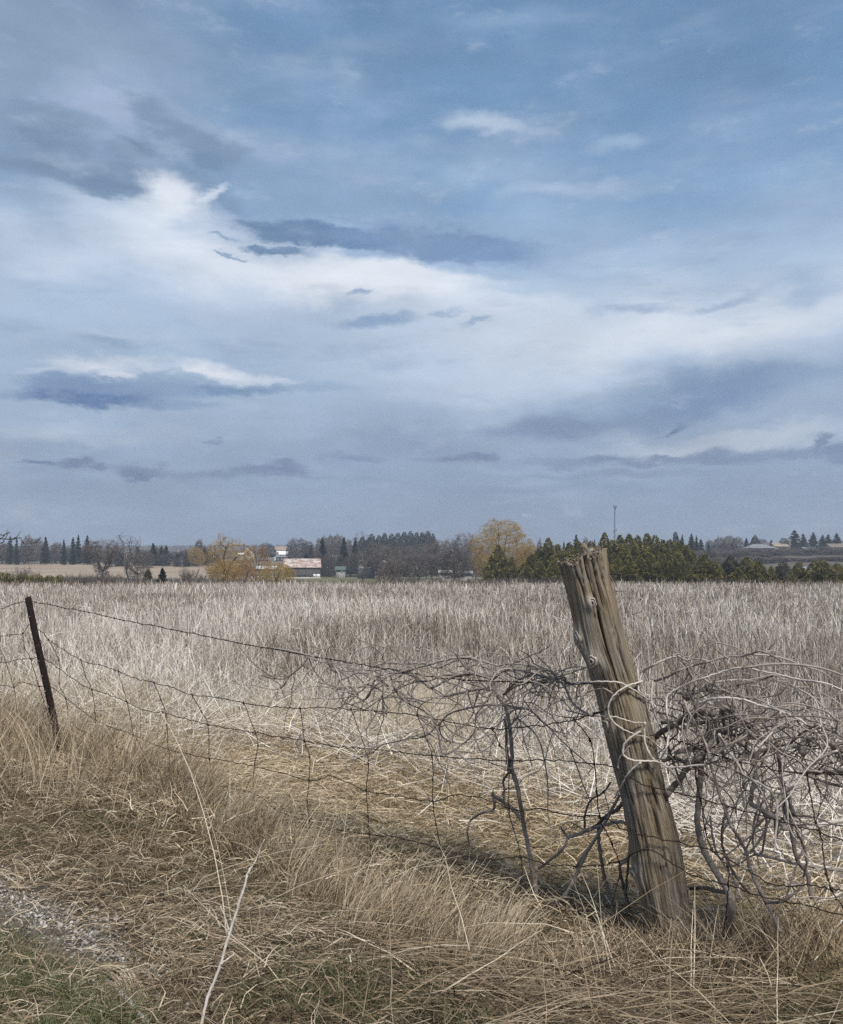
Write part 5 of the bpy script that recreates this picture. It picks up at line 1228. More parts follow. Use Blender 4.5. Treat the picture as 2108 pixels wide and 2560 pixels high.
# nearer left
tree('bare', 256, 1343, 140, 82, "spreading grey leafless tree at the near left, its low crown over brown brush")
tree('snag', 322, 1327, 150, 70, "tall leafless elm on the left with a high twisted crown above the tan field")
tree('bare', 345, 1372, 148, 70, "low leafless tree crown beneath the tall elm on the left")
tree('brush', 470, 1407, 104, 46, "bare upright thorn shrub just left of the pollarded willow")
tree('brush', 500, 1425, 100, 40, "low brown bare shrub at the left foot of the pollarded willow")
tree('spruce', 406, 1418, 92, 32, "small single dark spruce at the field's edge on the left")
tree('dullcedar', 371, 1419, 100, 26, "small grey-green pointed juniper left of the single little spruce")
row([(10, 1428, 44), (58, 1432, 40), (92, 1432, 40), (124, 1436, 36), (150, 1434, 26), (-24, 1426, 40)], 'bush', 84, "low dark green juniper bush at the far left field edge, {} along", "juniper hedge bushes at the left field edge")
row([(64, 1408, 50), (192, 1432, 50), (222, 1426, 54), (254, 1428, 52), (290, 1432, 60), (310, 1430, 50), (332, 1438, 56), (352, 1436, 50), (385, 1438, 50), (430, 1438, 56), (20, 1418, 40), (175, 1426, 56), (205, 1436, 60), (238, 1430, 60), (272, 1426, 60), (455, 1434, 50), (525, 1436, 50), (600, 1440, 50)], 'brush', 92, "grey-brown leafless shrub along the left field edge, {} in the brush", "leafless shrubs along the left field edge")
# willows
tree('willow', 567, 1327, 130, 112, "big golden pollarded willow left of the barn, with a dark forked trunk")
tree('gold', 560, 1396, 126, 88, "lower golden crown spreading round the base of the pollarded willow")
tree('orange', 640, 1357, 124, 80, "orange-brown willow thicket tree right beside the pollarded willow")
tree('gold', 690, 1404, 118, 92, "low yellow willow bush in front of the barn's left end")
tree('orange', 612, 1398, 120, 60, "low brownish-orange willow shoots between the two left willows")
tree('brush', 735, 1444, 96, 60, "low ochre brush under the barn's left corner")
# middle distance behind the barn
tree('round', 744, 1341, 350, 62, "rounded leafless maple standing on the skyline behind the barn")
tree('round', 668, 1353, 372, 46, "dense dark leafless tree left of the white-roofed farm buildings")
tree('round', 772, 1349, 360, 30, "smaller rounded leafless tree touching the skyline maple's right side")
row([(806, 1342, 40), (778, 1361, 24), (860, 1341, 32), (889, 1344, 30), (765, 1382, 34)], 'spruce', 305, "dark spruce on the slope right of the barn, {} tree of that group", "spruces on the slope right of the barn")
row([(812, 1334, 20), (826, 1331, 24), (841, 1332, 24), (855, 1335, 22), (872, 1342, 20), (800, 1342, 22)], 'pink', 368, "slender pinkish poplar on the skyline right of the barn, {} of its row", "pinkish poplars on the skyline")
row([(790, 1374, 46), (822, 1380, 46), (836, 1366, 44), (876, 1386, 46), (903, 1374, 50), (930, 1366, 54)], 'dark', 296, "dark leafless tree on the slope behind the sheds, {} from the barn", "dark leafless trees behind the sheds")
tree('snag', 906, 1322, 140, 56, "dead-looking forked tree standing alone in front of the dark cottages")
tree('bush', 856, 1447, 100, 14, "tiny dark green bush in the weedy field edge right of the barn"); tree('bush', 772, 1450, 96, 20, "small dark juniper below the barn's right end")
# pine stand
row([(906, 1340, 28), (930, 1334, 28), (948, 1337, 26), (962, 1330, 28), (979, 1333, 26), (995, 1331, 28), (1011, 1328, 28), (1027, 1327, 28), (1042, 1330, 28), (1056, 1329, 28), (1070, 1326, 28), (1083, 1333, 22)], 'pine', 490, "dark green pine in the hilltop plantation at centre, {} from its left end", "pines of the hilltop plantation")
row([(920, 1347, 30), (945, 1350, 30), (972, 1346, 30), (1000, 1347, 30), (1030, 1345, 30), (1060, 1346, 30)], 'pine', 470, "dark pine along the lower front of the hilltop plantation, {} from the left", "front pines of the hilltop plantation")
# grey wood in the middle
row([(945, 1352, 60), (975, 1358, 60), (1010, 1360, 62), (1045, 1356, 62), (1078, 1346, 60), (1104, 1344, 56), (1128, 1338, 54), (1160, 1326, 56), (1182, 1350, 50), (1210, 1372, 50)], 'bare', 262, "tall leafless tree of the grey wood left of the great willow, {} along", "leafless trees of the grey wood")
row([(960, 1376, 60), (1000, 1384, 62), (1036, 1386, 60), (1066, 1380, 60), (1100, 1384, 56), (1190, 1390, 60), (1150, 1396, 56)], 'dark', 236, "dark lower tree in front of the grey wood at centre, {} from the left", "dark lower trees of the grey wood")
tree('snag', 984, 1350, 180, 36, "broken pale snag with a slanting white top in the grey wood"); tree('snag', 1000, 1341, 210, 24, "thin pale dead tree sticking up beside the broken snag")
tree('round', 1137, 1366, 150, 82, "dark wide-spreading leafless tree with a short trunk left of the great willow")
tree('snag', 1044, 1385, 150, 62, "pale grey gnarled leafless tree at the front of the grey wood")
tree('bare', 985, 1393, 130, 60, "brownish leafless bushy tree beside the brick cottage")
row([(795, 1447, 50), (830, 1449, 46), (884, 1446, 52), (925, 1448, 50), (955, 1436, 50), (985, 1428, 56), (1020, 1432, 56), (1056, 1440, 54), (1095, 1436, 56), (1130, 1444, 54), (1165, 1438, 54), (1200, 1440, 54), (1235, 1440, 52), (1270, 1438, 52), (1300, 1434, 52)], 'brush', 98, "leafless grey shrub in the hedge at the middle field edge, {} from the barn", "leafless shrubs of the middle hedge")
# the great willow and the cedars
tree('gold', 1252, 1293, 192, 158, "great rounded golden willow rising above all other trees right of centre")
tree('gold', 1318, 1342, 186, 60, "smaller golden willow crown at the right shoulder of the great willow")
tree('cedar', 1246, 1360, 140, 66, "broad dark cedar standing alone in front of the great golden willow")
tree('cedar', 1279, 1390, 138, 36, "small cedar tucked against the right side of the lone broad cedar")
tree('cedar', 1222, 1420, 134, 30, "low cedar at the left foot of the lone broad cedar")
CED = [(1330, 1384, 46), (1352, 1366, 48), (1371, 1344, 44), (1394, 1361, 46), (1424, 1356, 48), (1447, 1352, 44), (1479, 1352, 50), (1512, 1331, 44), (1531, 1350, 46), (1550, 1337, 46), (1573, 1334, 46), (1594, 1337, 46), (1618, 1333, 48), (1638, 1338, 48), (1657, 1349, 48), (1676, 1348, 50), (1698, 1350, 48), (1716, 1362, 44), (1732, 1376, 36)]
row([(a, b_-2, c*1.45) for a, b_, c in CED], 'cedar', 136, "tall cedar in the back row of the green cedar wood, {} from left", "tall cedars of the green cedar wood")
row([(1318, 1410, 44), (1350, 1402, 48), (1384, 1400, 50), (1545, 1392, 50), (1572, 1386, 52), (1600, 1384, 52), (1628, 1380, 52), (1656, 1382, 52), (1684, 1388, 52), (1706, 1394, 48), (1722, 1402, 40), (1516, 1400, 48), (1420, 1404, 50), (1460, 1402, 50)], 'cedar', 124, "shorter cedar along the front of the green cedar wood, {} of the front row", "front cedars of the green cedar wood")
row([(1310, 1440, 50), (1345, 1438, 56), (1372, 1432, 60), (1395, 1440, 50)], 'darkbrush', 96, "dark leafless bush left of the wooden post's top, {} from the left", "dark bushes left of the wooden post")
row([(1675, 1446, 36), (1718, 1448, 34), (1590, 1450, 34)], 'brush', 88, "reddish-brown leafless shrub at the foot of the cedar wood, {} of three", "brown shrubs at the foot of the cedar wood")
row([(1785, 1438, 54), (1812, 1440, 46)], 'darkbrush', 90, "nearly black leafless bush before the right-hand cedars, {} of the pair", "black bushes before the right cedars")
row([(1762, 1382, 72), (1790, 1402, 59, 'cedar'), (1827, 1388, 70, 'dullcedar'), (1866, 1390, 67), (1896, 1399, 62), (1928, 1414, 39), (1957, 1402, 65, 'dullcedar'), (1998, 1404, 59), (2036, 1400, 62), (2056, 1397, 72), (2094, 1406, 65), (2128, 1400, 65), (1845, 1418, 52), (1976, 1426, 39)], 'cedar', 116, "cedar in the open row at the right field edge, {} past the wood", "cedars of the right-hand row")
tree('snag', 1966, 1410, 104, 26, "pale bare stems standing before a dull cedar at the right field edge")
# skyline over the cedars
row([(1349, 1339, 16, 'pink'), (1395, 1358, 20, 'pink'), (1441, 1335, 30), (1464, 1338, 18, 'pink'), (1487, 1347, 18), (1410, 1352, 18)], 'spruce', 300, "tree showing above the left half of the cedar wood, {} from the left", "trees above the left half of the cedar wood")
row([(1689, 1328, 28, 'pine'), (1706, 1335, 18), (1729, 1333, 26), (1741, 1338, 18), (1752, 1346, 22), (1772, 1355, 14)], 'spruce', 330, "dark evergreen on the skyline right behind the cedar wood, {} from the left", "skyline evergreens behind the cedar wood")
row([(1801, 1339, 34), (1823, 1335, 34), (1843, 1340, 28), (1775, 1347, 24), (1814, 1350, 40), (1960, 1342, 22)], 'pink', 405, "rounded leafless tree on the right skyline, {} counting towards the grey-roofed house", "rounded leafless trees on the right skyline")
row([(1866, 1344, 18), (1888, 1337, 30, 'dullcedar'), (1906, 1345, 30, 'dark'), (1928, 1349, 18), (1986, 1324, 36), (2008, 1333, 24), (2033, 1330, 26), (2057, 1336, 22), (2071, 1335, 24), (2092, 1332, 30), (2118, 1336, 26)], 'spruce', 418, "dark tree around the houses on the right hill, {} counting from the left", "dark trees round the right hill houses")
hb = [(1745, 1372), (1770, 1366), (1795, 1368), (1822, 1372), (1850, 1368), (1880, 1376), (1905, 1380), (1930, 1374), (1955, 1378), (1985, 1372), (2010, 1378), (2038, 1380), (2064, 1374), (2090, 1372), (2112, 1378)]
row([(a, b_+4, 48, ['pink', 'dark', 'bare'][q % 3]) for q, (a, b_) in enumerate(hb)], 'pink', 318, "leafless tree on the slope below the right hill houses, {} from left", "leafless trees on the right slope")
row([(1760, 1392, 44), (1800, 1388, 46), (1840, 1392, 48), (1880, 1388, 48), (1915, 1392, 48), (1950, 1390, 48), (1985, 1394, 46), (2020, 1394, 48), (2060, 1390, 48), (2100, 1390, 50)], 'pink', 268, "lower greyish tree behind the right-hand cedars, {} from the left", "lower leafless trees behind the right cedars")
row([(2040, 1364, 60, 'dark'), (2075, 1372, 44, 'dark')], 'dark', 350, "dark leafless tree beside the blue-grey roof on the right, {} of two", "dark trees by the blue-grey roof")

row([(1735+q*29, 1366+(q*7) % 11, 56) for q in range(14)], 'pink', 346, "leafless tree along the upper right slope near the houses, {} from left", "leafless trees on the upper right slope")
row([(1560+q*32, 1352+(q*5) % 9, 44) for q in range(6)], 'pink', 380, "hazy leafless treetop showing above the middle of the cedar wood, {} from left", "hazy treetops above the cedar wood")
row([(-10+q*37, 1364+(q*11) % 17, 52) for q in range(15)], 'pink', 392, "hazy brown leafless tree in the woodland behind the far left houses, {} along", "hazy woodland behind the far left houses")
# distant wooded ridge
mb = MB(); n = 9000
u = rng.uniform(-.62, .62, n); d = rng.uniform(1120, 1420, n); X = u*d; Z = gz(X, d); a = rng.uniform(0, 3.14, n); hh = rng.uniform(6, 12, n)
p = np.stack([X, d, Z], -1); q = p+np.stack([rng.normal(0, 1.2, n), rng.normal(0, 1.2, n), hh], -1)
mb.segs(p, q, rng.uniform(.9, 2.2, n), rng.uniform(.3, .9, n), 4, np.clip(rng.normal(.5, .2, n), 0, 1))
tag(mb.build("wooded_ridge", M_twig), "long hazy wooded ridge along the horizon behind the left trees", "woodland", kind="stuff")
# weeds between the far edge of the field and the hedge
gr = Grass(); n = 26000
d = rng.uniform(60, 100, n); x = rng.uniform(-.62, .62, n)*d
gr.add(x, d, U(0, 6.283, n), U(.9, 1.57, n), U(.4, 1.0, n), U(-.5, 0, n), .15, .05+.03*rng.random(n), K=3, tint=np.clip(rng.normal(.22, .16, n), 0, 1))
gr.build("rough_weeds", M_field, "rough brown weeds between the far field edge and the hedge", "weeds")

# branches reaching in at the left edge from a tree outside the frame
E1 = lambda p: [(a*.3053, 1260+b_*.3053) for a, b_ in p]
te = empty("bare_tree", (-24.5, 40, 0), label="thin bare branches reaching in across the sky at the left edge", cat="tree")
def te_tube(pl, r0, r1, name="branch"):
    C = crom([at(a, b_, 40+rng.normal(0, .4)) for a, b_ in pl], 4); mb = MB(); mb.tube(C, np.linspace(r0, r1, len(C)), 6); o = mb.build(name, M_dark, te); o.location = (24.5, -40, 0)
te_tube([(-300, 1520), (-298, 1440), (-290, 1370), (-270, 1290)], .16, .09, "trunk")
for pl in ([(-290, 1385), (-150, 1350), (-40, 1346)]+E1([(0, 282), (50, 242), (62, 215)]), [(-290, 1370), (-120, 1352)]+E1([(0, 286), (100, 290), (165, 275), (180, 300), (220, 325), (290, 318), (345, 315)]), [(-60, 1347)]+E1([(0, 320), (40, 285), (75, 225)]), E1([(100, 290), (140, 265), (170, 225)]), E1([(180, 300), (200, 330), (245, 350), (270, 320)]), E1([(0, 250), (30, 255), (70, 235), (85, 240)]), E1([(270, 318), (300, 310), (340, 275)]), [(-80, 1360)]+E1([(-20, 340), (30, 350), (60, 335)])):
    te_tube(pl, .030, .012)

# ------------------------------------------------------------------ air
mb = MB(); mb.box(-2600, 2600, -14, 1700, -4.5, 75)
hz = bpy.data.materials.new("air"); hz.use_nodes = True; hz.node_tree.nodes.clear()
out = hz.node_tree.nodes.new('ShaderNodeOutputMaterial'); pv_ = hz.node_tree.nodes.new('ShaderNodeVolumePrincipled')
pv_.inputs['Color'].default_value = (.82, .88, .98, 1); pv_.inputs['Density'].default_value = HAZE; pv_.inputs['Anisotropy'].default_value = .2
hz.node_tree.links.new(pv_.outputs[0], out.inputs['Volume'])
o = mb.build("haze", hz); tag(o, kind="stuff")
SC.cycles.volume_bounces = 0
# ------------------------------------------------------------------ buildings, vehicles, mast
def plank(name, c, c2, sc=(.4, .4, 3), rough=.85): return noise_mat(name, [(.3, c), (.7, c2)], sc, rough=rough)
M_barnw = plank("weathered_boards", (.036, .034, .034), (.10, .092, .088), (5, 5, .3))
M_barnr = noise_mat("patchy_rusted_tin", [(.36, (.22, .135, .10)), (.48, (.36, .255, .21)), (.56, (.47, .41, .375)), (.7, (.55, .52, .49))], (.55, .55, 1.6), detail=5, rough=.6)
M_white = plank("white_paint", (.66, .66, .66), (.8, .8, .8)); M_whroof = plank("white_tin", (.75, .76, .78), (.85, .86, .88))
M_groof = plank("grey_shingles", (.15, .15, .155), (.25, .25, .255)); M_broof = plank("brown_shingles", (.14, .115, .09), (.22, .185, .15))
M_tanroof = plank("tan_shingles", (.25, .20, .155), (.34, .28, .22)); M_blueroof = plank("blue_grey_roof", (.16, .19, .25), (.26, .29, .36)); M_greenroof = plank("green_tin", (.07, .10, .085), (.11, .145, .12))
M_dwall = plank("dark_boards", (.05, .052, .06), (.11, .11, .12)); M_cwall = plank("cream_siding", (.38, .34, .28), (.48, .44, .37)); M_brick = plank("red_brick", (.15, .105, .085), (.22, .155, .125), (2, 2, 6)); M_gwall = plank("grey_siding", (.22, .21, .20), (.32, .31, .30))
M_stonew = plank("rubble_stone", (.30, .28, .25), (.46, .43, .39), (2, 2, 2))
M_win, _nt, _b = material("dark_glass"); _b.inputs['Base Color'].default_value = (.02, .025, .03, 1); _b.inputs['Roughness'].default_value = .15
def house(name, label, cat, px0, px1, yb, ye, yr, d, wall, roof, rot=0, depth=None, gable='x', wins=(), doors=(), over=.35, wc=None, dc=None, chim=False, hip=False, extra=None):
    """px0..px1 front width, yb / ye / yr base, eave and ridge rows, all at distance d; windows given as fractions of the front"""
    W = (px1-px0)/F*d; z0 = EYE+(HY-yb)/F*d; he = (yb-ye)/F*d; hr = (yb-yr)/F*d; D = depth or W*.7
    r = empty(name, ((( px0+px1)/2-CX)/F*d, d, z0), math.radians(rot), label=label, cat=cat)
    mb = MB(); mb.box(-W/2, W/2, 0, D, -4, he)
    if not hip:
        if gable == 'x':
            for x_ in (-W/2, W/2): mb.add([(x_, 0, he), (x_, D, he), (x_, D/2, hr-.12)], [np.array([(0, 1, 2)])])
        else:
            for y_ in (0, D): mb.add([(-W/2, y_, he), (W/2, y_, he), (0, y_, hr-.12)], [np.array([(0, 1, 2)])])
    mb.build("wall", wall, r)
    mb = MB(); t = .14; o_ = over
    def slab(p):
        p = [np.array(q, float) for q in p]; n = np.cross(p[1]-p[0], p[2]-p[0]); n /= np.linalg.norm(n); n *= (1 if n[2] > 0 else -1)
        V = p+[q+n*t for q in p]; k = len(p)
        mb.add(V, [np.array([[j, (j+1) % k, k+(j+1) % k, k+j] for j in range(k)])])
        mb.add(V, [np.arange(k)[None, ::-1], np.arange(k, 2*k)[None]])
    if hip:
        e = .02; rl = W/2*.45
        slab([(-W/2-o_, -o_, he+e), (W/2+o_, -o_, he+e), (rl, D/2, hr), (-rl, D/2, hr)]); slab([(W/2+o_, D+o_, he+e), (-W/2-o_, D+o_, he+e), (-rl, D/2, hr), (rl, D/2, hr)])
        slab([(W/2+o_, -o_, he+e), (W/2+o_, D+o_, he+e), (rl, D/2, hr)]); slab([(-W/2-o_, D+o_, he+e), (-W/2-o_, -o_, he+e), (-rl, D/2, hr)])
    elif gable == 'x':
        dz = (hr-he)/(D/2)*o_
        slab([(-W/2-o_, -o_, he-dz), (W/2+o_, -o_, he-dz), (W/2+o_, D/2, hr), (-W/2-o_, D/2, hr)]); slab([(W/2+o_, D+o_, he-dz), (-W/2-o_, D+o_, he-dz), (-W/2-o_, D/2, hr), (W/2+o_, D/2, hr)])
    else:
        dz = (hr-he)/(W/2)*o_
        slab([(-W/2-o_, -o_, he-dz), (0, -o_, hr), (0, D+o_, hr), (-W/2-o_, D+o_, he-dz)]); slab([(0, -o_, hr), (W/2+o_, -o_, he-dz), (W/2+o_, D+o_, he-dz), (0, D+o_, hr)])
    rf = mb.build("roof", roof, r)
    if chim: mb = MB(); mb.box(W*.2, W*.2+.6, D*.4, D*.4+.6, he, hr+.8); mb.build("chimney", M_brick, rf)
    for (x0, x1, y0, y1) in wins:
        mb = MB(); mb.box(-W/2+x0*W, -W/2+x1*W, -.03, .02, he*y0, he*y1); wn_ = mb.build("window", wc or M_win, r)
        mb = MB(); xa, xb, za, zb2 = -W/2+x0*W, -W/2+x1*W, he*y0, he*y1; f = .07
        mb.box(xa-f, xb+f, -.05, -.032, zb2, zb2+f); mb.box(xa-f, xb+f, -.05, -.032, za-f, za); mb.box(xa-f, xa, -.05, -.032, za, zb2); mb.box(xb, xb+f, -.05, -.032, za, zb2); mb.build("frame", M_white, wn_)
    for (x0, x1, y1) in doors:
        mb = MB(); mb.box(-W/2+x0*W, -W/2+x1*W, -.07, .02, 0.05, he*y1); dr = mb.build("door", dc or M_white, r)
        mb = MB(); mb.box(-W/2+x1*W-.2, -W/2+x1*W-.1, -.10, -.07, he*y1*.45, he*y1*.52); mb.build("handle", M_win, dr)
    return r, W, D, he, hr
b_, W, D, he, hr = house("barn", "old dark timber barn with a pinkish rust-patched tin roof beyond the field", "barn", 712, 801, 1445, 1418, 1397, 280, M_barnw, M_barnr, rot=9, depth=7.5, over=.3,
     doors=[(.88, .99, .36)], dc=M_white)
mb = MB(); mb.box(-W/2-.05, W/2+.05, -.10, -.01, -3, .28); mb.build("foundation", M_stonew, b_)
for x0, x1 in ((.22, .30), (.36, .47), (.52, .60), (.66, .74)):
    mb = MB(); mb.box(-W/2+x0*W, -W/2+x1*W, -.05, .02, .3, he*.34); mb.build("opening", M_win, b_)
mb = MB(); mb.box(-W/2+.8*W, -W/2+.87*W, -.06, .02, .25, he*.36); mb.build("side_door", M_white, b_)
for x0 in (-.42, .0, .40):
    mb = MB(); mb.box(x0*W-.15, x0*W+.15, D/2-.15, D/2+.15, hr-.05, hr+.45); mb.poly([(x0*W-.2, D/2-.2, hr+.47), (x0*W+.2, D/2-.2, hr+.47), (x0*W+.2, D/2+.2, hr+.47), (x0*W-.2, D/2+.2, hr+.47)]); mb.build("ventilator", M_groof, b_)
house("farm_building", "low farm building with a brilliant white roof behind the barn", "farm building", 690, 718, 1396, 1386, 1378, 378, M_gwall, M_whroof, wins=[(.2, .32, .3, .7), (.6, .72, .3, .7)], depth=6)
house("farm_building", "long brown-roofed barn standing just behind the white-roofed building", "barn", 684, 721, 1390, 1376, 1366, 396, M_dwall, M_tanroof, depth=9, doors=[(.4, .6, .7)], dc=M_dwall)
house("farm_house", "grey-roofed farmhouse with pale walls left of the white-roofed building", "house", 664, 691, 1394, 1388, 1380, 374, M_white, M_groof, wins=[(.2, .35, .3, .75), (.6, .75, .3, .75)], depth=6)
house("farm_building", "dark shed with small pale windows below the white-roofed building", "shed", 690, 734, 1402, 1393, 1389, 366, M_dwall, M_groof, wins=[(.1, .16, .4, .7), (.3, .36, .4, .7), (.5, .56, .4, .7)], wc=M_white, depth=5)
house("farm_house", "house with a pointed brown gable behind the orange willow", "house", 606, 634, 1392, 1378, 1364, 372, M_cwall, M_broof, gable='y', wins=[(.4, .6, .4, .8)])
house("farm_shed", "white-roofed lean-to left of the pointed brown gable", "shed", 596, 608, 1392, 1386, 1382, 362, M_gwall, M_whroof, doors=[(.4, .7, .7)], depth=4)
house("poultry_house", "long low pale-roofed shed half hidden behind the orange willow", "shed", 640, 686, 1428, 1422, 1416, 250, M_gwall, M_whroof, wins=[(.2, .28, .3, .7), (.5, .58, .3, .7)], depth=6)
house("garden_shed", "little white-roofed hut between the left willows at the field edge", "shed", 626, 648, 1458, 1451, 1443, 150, M_gwall, M_whroof, rot=-15, doors=[(.3, .55, .8)], depth=2)
house("garden_shed", "small pale shed with a dark green roof right of the barn", "shed", 840, 862, 1432, 1424, 1417, 285, M_gwall, M_greenroof, doors=[(.6, .8, .8)], depth=3)
house("farm_house", "dark-roofed house with white veranda posts on the slope right of the barn", "house", 826, 854, 1404, 1394, 1387, 345, M_dwall, M_groof, doors=[(.45, .55, .8)], wins=[(.15, .3, .3, .7)], depth=6)
for k in range(3):
    pass
house("cottage", "dark cottage with a white-trimmed gable behind the forked dead tree", "house", 894, 912, 1428, 1412, 1401, 268, M_dwall, M_groof, gable='y', wins=[(.3, .45, .2, .6), (.6, .75, .2, .6)])
house("cottage", "second dark cottage with broad windows just left of the brick one", "house", 914, 936, 1428, 1413, 1401, 264, M_dwall, M_groof, gable='y', wins=[(.1, .4, .2, .6), (.5, .9, .2, .6)], wc=M_win)
house("cottage", "small brick cottage with a pale gable edge in the grey wood", "house", 944, 974, 1430, 1414, 1402, 250, M_brick, M_whroof, gable='y', wins=[(.2, .34, .3, .7), (.62, .76, .3, .7)], over=.12)
house("farm_house", "pale house glimpsed high between the grey trees left of the great willow", "house", 1096, 1124, 1416, 1410, 1402, 300, M_white, M_groof, wins=[(.3, .45, .2, .7)], depth=5)
house("farm_building", "low white roof showing behind the dark spreading tree at centre", "shed", 1100, 1128, 1436, 1432, 1427, 205, M_gwall, M_stonew, wins=[(.2, .28, .3, .7)], depth=5)
house("farm_building", "second low pale roof right of the dark spreading tree", "shed", 1150, 1180, 1438, 1434, 1428, 205, M_gwall, M_groof, wins=[(.4, .5, .3, .7)], depth=5)
house("bungalow", "wide grey hip-roofed bungalow on the right hill", "house", 1874, 1938, 1384, 1371, 1360, 396, M_gwall, M_groof, hip=True, wins=[(.1, .2, .3, .8), (.35, .5, .3, .8), (.7, .85, .3, .8)], depth=9, chim=True, over=.6)
house("bungalow", "tan-roofed house right of the hip-roofed bungalow", "house", 1938, 1972, 1376, 1366, 1357, 408, M_cwall, M_tanroof, wins=[(.3, .45, .3, .7), (.7, .85, .3, .7)], depth=8)
house("bungalow", "low house with a blue-grey roof on the right slope", "house", 2014, 2052, 1382, 1374, 1368, 385, M_brick, M_blueroof, wins=[(.2, .3, .3, .7), (.6, .72, .3, .7)], depth=7)
house("bungalow", "brown-roofed house at the right edge of the hilltop", "house", 2078, 2122, 1376, 1368, 1359, 402, M_gwall, M_broof, wins=[(.2, .3, .3, .7)], depth=8)
house("garden_shed", "pale blue-white shed glimpsed between the right-hand cedars", "shed", 2013, 2027, 1428, 1423, 1418, 190, M_white, M_blueroof, wins=[(.5, .7, .3, .7)], depth=2)
house("farm_house", "small pale house behind the trees at the far left", "house", 92, 108, 1404, 1396, 1389, 405, M_cwall, M_groof, gable='y', wins=[(.55, .75, .3, .7)])
house("farm_house", "grey-roofed house behind the evergreens left of the golden willow", "house", 452, 482, 1404, 1394, 1387, 385, M_gwall, M_groof, wins=[(.2, .3, .3, .7), (.6, .7, .3, .7)], depth=7)
house("farm_shed", "long low shed with a pale roof edge right of the parked van", "shed", 200, 232, 1409, 1402, 1398, 395, M_dwall, M_whroof, wins=[(.3, .4, .3, .7)], depth=4)
# vehicles
M_car = noise_mat("white_car_paint", [(.3, (.72, .74, .78)), (.7, (.8, .81, .84))], (.5, .5, .5), rough=.25, spec=.5)
M_tyre = noise_mat("rubber", [(.3, (.015, .015, .015)), (.7, (.03, .03, .03))], (5, 5, 5), rough=.9)
def vehicle(name, label, cat, px, yb, d, prof, glass, L_, wd, rot, wh):
    z0 = EYE+(HY-yb)/F*d; r = empty(name, ((px-CX)/F*d, d, z0), math.radians(rot), label=label, cat=cat)
    mb = MB(); k = len(prof); V = [(x, y, z) for y in (-wd/2, wd/2) for x, z in prof]
    mb.add(V, [np.array([[j, (j+1) % k, k+(j+1) % k, k+j] for j in range(k)])]); mb.add(V, [np.arange(k)[None], np.arange(k, 2*k)[None, ::-1]]); mb.build("body", M_car, r)
    for g_ in glass:
        mb = MB(); k = len(g_)
        for y in (-wd/2-.015, wd/2+.015): mb.add([(x, y, z) for x, z in g_], [np.arange(k)[None]])
        mb.build("window", M_win, r)
    for x in wh:
        for y in (-wd/2+.05, wd/2-.05):
            mb = MB(); mb.tube([(x, y-.12, .32), (x, y+.12, .32)], .32, 14); w_ = mb.build("wheel", M_tyre, r)
            mb = MB(); mb.tube([(x, y-.135, .32), (x, y+.135, .32)], .17, 10); mb.build("rim", M_white, w_)
    return r
vehicle("parked_car", "small white car parked by the far left trees", "car", 127, 1405.5, 398, [(-2.1, .3), (2.1, .3), (2.1, .75), (1.2, .9), (.5, 1.42), (-1.2, 1.45), (-1.95, .95), (-2.1, .8)], [[(-1.7, .95), (-1.15, 1.35), (-.1, 1.35), (-.1, .95)], [(0, .95), (0, 1.35), (.45, 1.33), (1.0, .95)]], 4.2, 1.7, 20, (-1.3, 1.3))
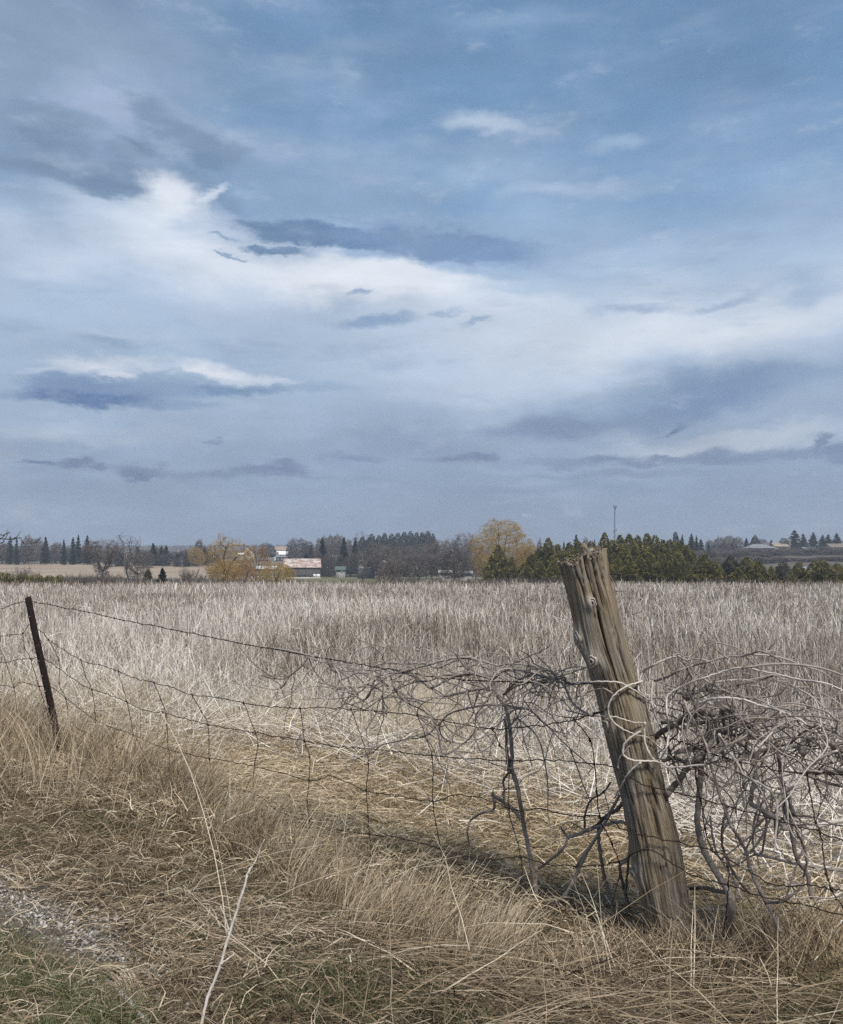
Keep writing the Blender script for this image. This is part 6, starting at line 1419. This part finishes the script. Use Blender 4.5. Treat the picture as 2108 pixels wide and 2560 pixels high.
vehicle("parked_van", "white camper van parked right of the small white car", "van", 165, 1407.5, 396, [(-2.3, .35), (2.4, .35), (2.4, 1.0), (1.75, 1.15), (1.2, 2.0), (-2.2, 2.1), (-2.3, 1.9)], [[(-2.0, 1.2), (-2.0, 1.75), (-.9, 1.75), (-.9, 1.2)], [(-.7, 1.2), (-.7, 1.75), (.3, 1.75), (.3, 1.2)], [(.5, 1.2), (.5, 1.75), (1.15, 1.75), (1.5, 1.2)]], 4.6, 1.9, 12, (-1.5, 1.5))
# radio mast behind the cedars
MD = 620.0; zb_ = float(gz((1537-CX)/F*MD, MD)); zt_ = EYE+(HY-1265)/F*MD; X = (1537-CX)/F*MD
M_mast = noise_mat("painted_steel_lattice", [(.3, (.05, .055, .065)), (.7, (.10, .105, .12))], (1, 1, .2), rough=.7)
r = empty("radio_mast", (X, MD, zb_), .4, label="thin lattice radio mast with small antennas rising behind the cedar wood", cat="radio mast")
Hh = zt_-zb_; wdt = .42; mb = MB(); a = np.array([0, 2.094, 4.189]); leg = np.stack([np.cos(a)*wdt, np.sin(a)*wdt], -1)
for q in leg: mb.tube([(q[0], q[1], -1), (q[0], q[1], Hh)], .10, 5)
P0 = []; P1 = []
for k in range(int(Hh/1.2)):
    for s_ in range(3):
        A_, B_ = leg[s_], leg[(s_+1) % 3]; P0.append((A_[0], A_[1], k*1.2)); P1.append((B_[0], B_[1], (k+1)*1.2)); P0.append((A_[0], A_[1], k*1.2)); P1.append((B_[0], B_[1], k*1.2))
mb.segs(P0, P1, np.full(len(P0), .045), np.full(len(P0), .045), 4); mb.build("lattice", M_mast, r)
for f, s_, rr in ((.985, 1, 1.1), (.985, -1, 1.1), (.955, 1, .5), (.50, 1, 1.0), (.47, -1, 1.0), (.36, -1, .8), (.985, 0, .9)):
    mb = MB(); z = Hh*f; mb.tube([(0, 0, z), (s_*rr, -.3, z)], .06, 5); mb.tube([(s_*rr, -.3, z-1.0), (s_*rr, -.3, z+1.0)], .22, 8); mb.build("antenna", M_mast, r)
M_pale = plank("pale_timber", (.35, .33, .3), (.45, .43, .4))
r = empty("utility_pole", ((1975-CX)/F*380, 380, EYE+(HY-1370)/F*380), label="pale wooden utility pole between the right hill houses and the tallest spruce", cat="utility pole")
mb = MB(); mb.tube([(0, 0, -3), (0, 0, 3.9)], [.16, .11], 8); mb.build("pole", M_pale, r); mb = MB(); mb.box(-.9, .9, -.07, .07, 3.3, 3.45); mb.build("crossarm", M_pale, r)
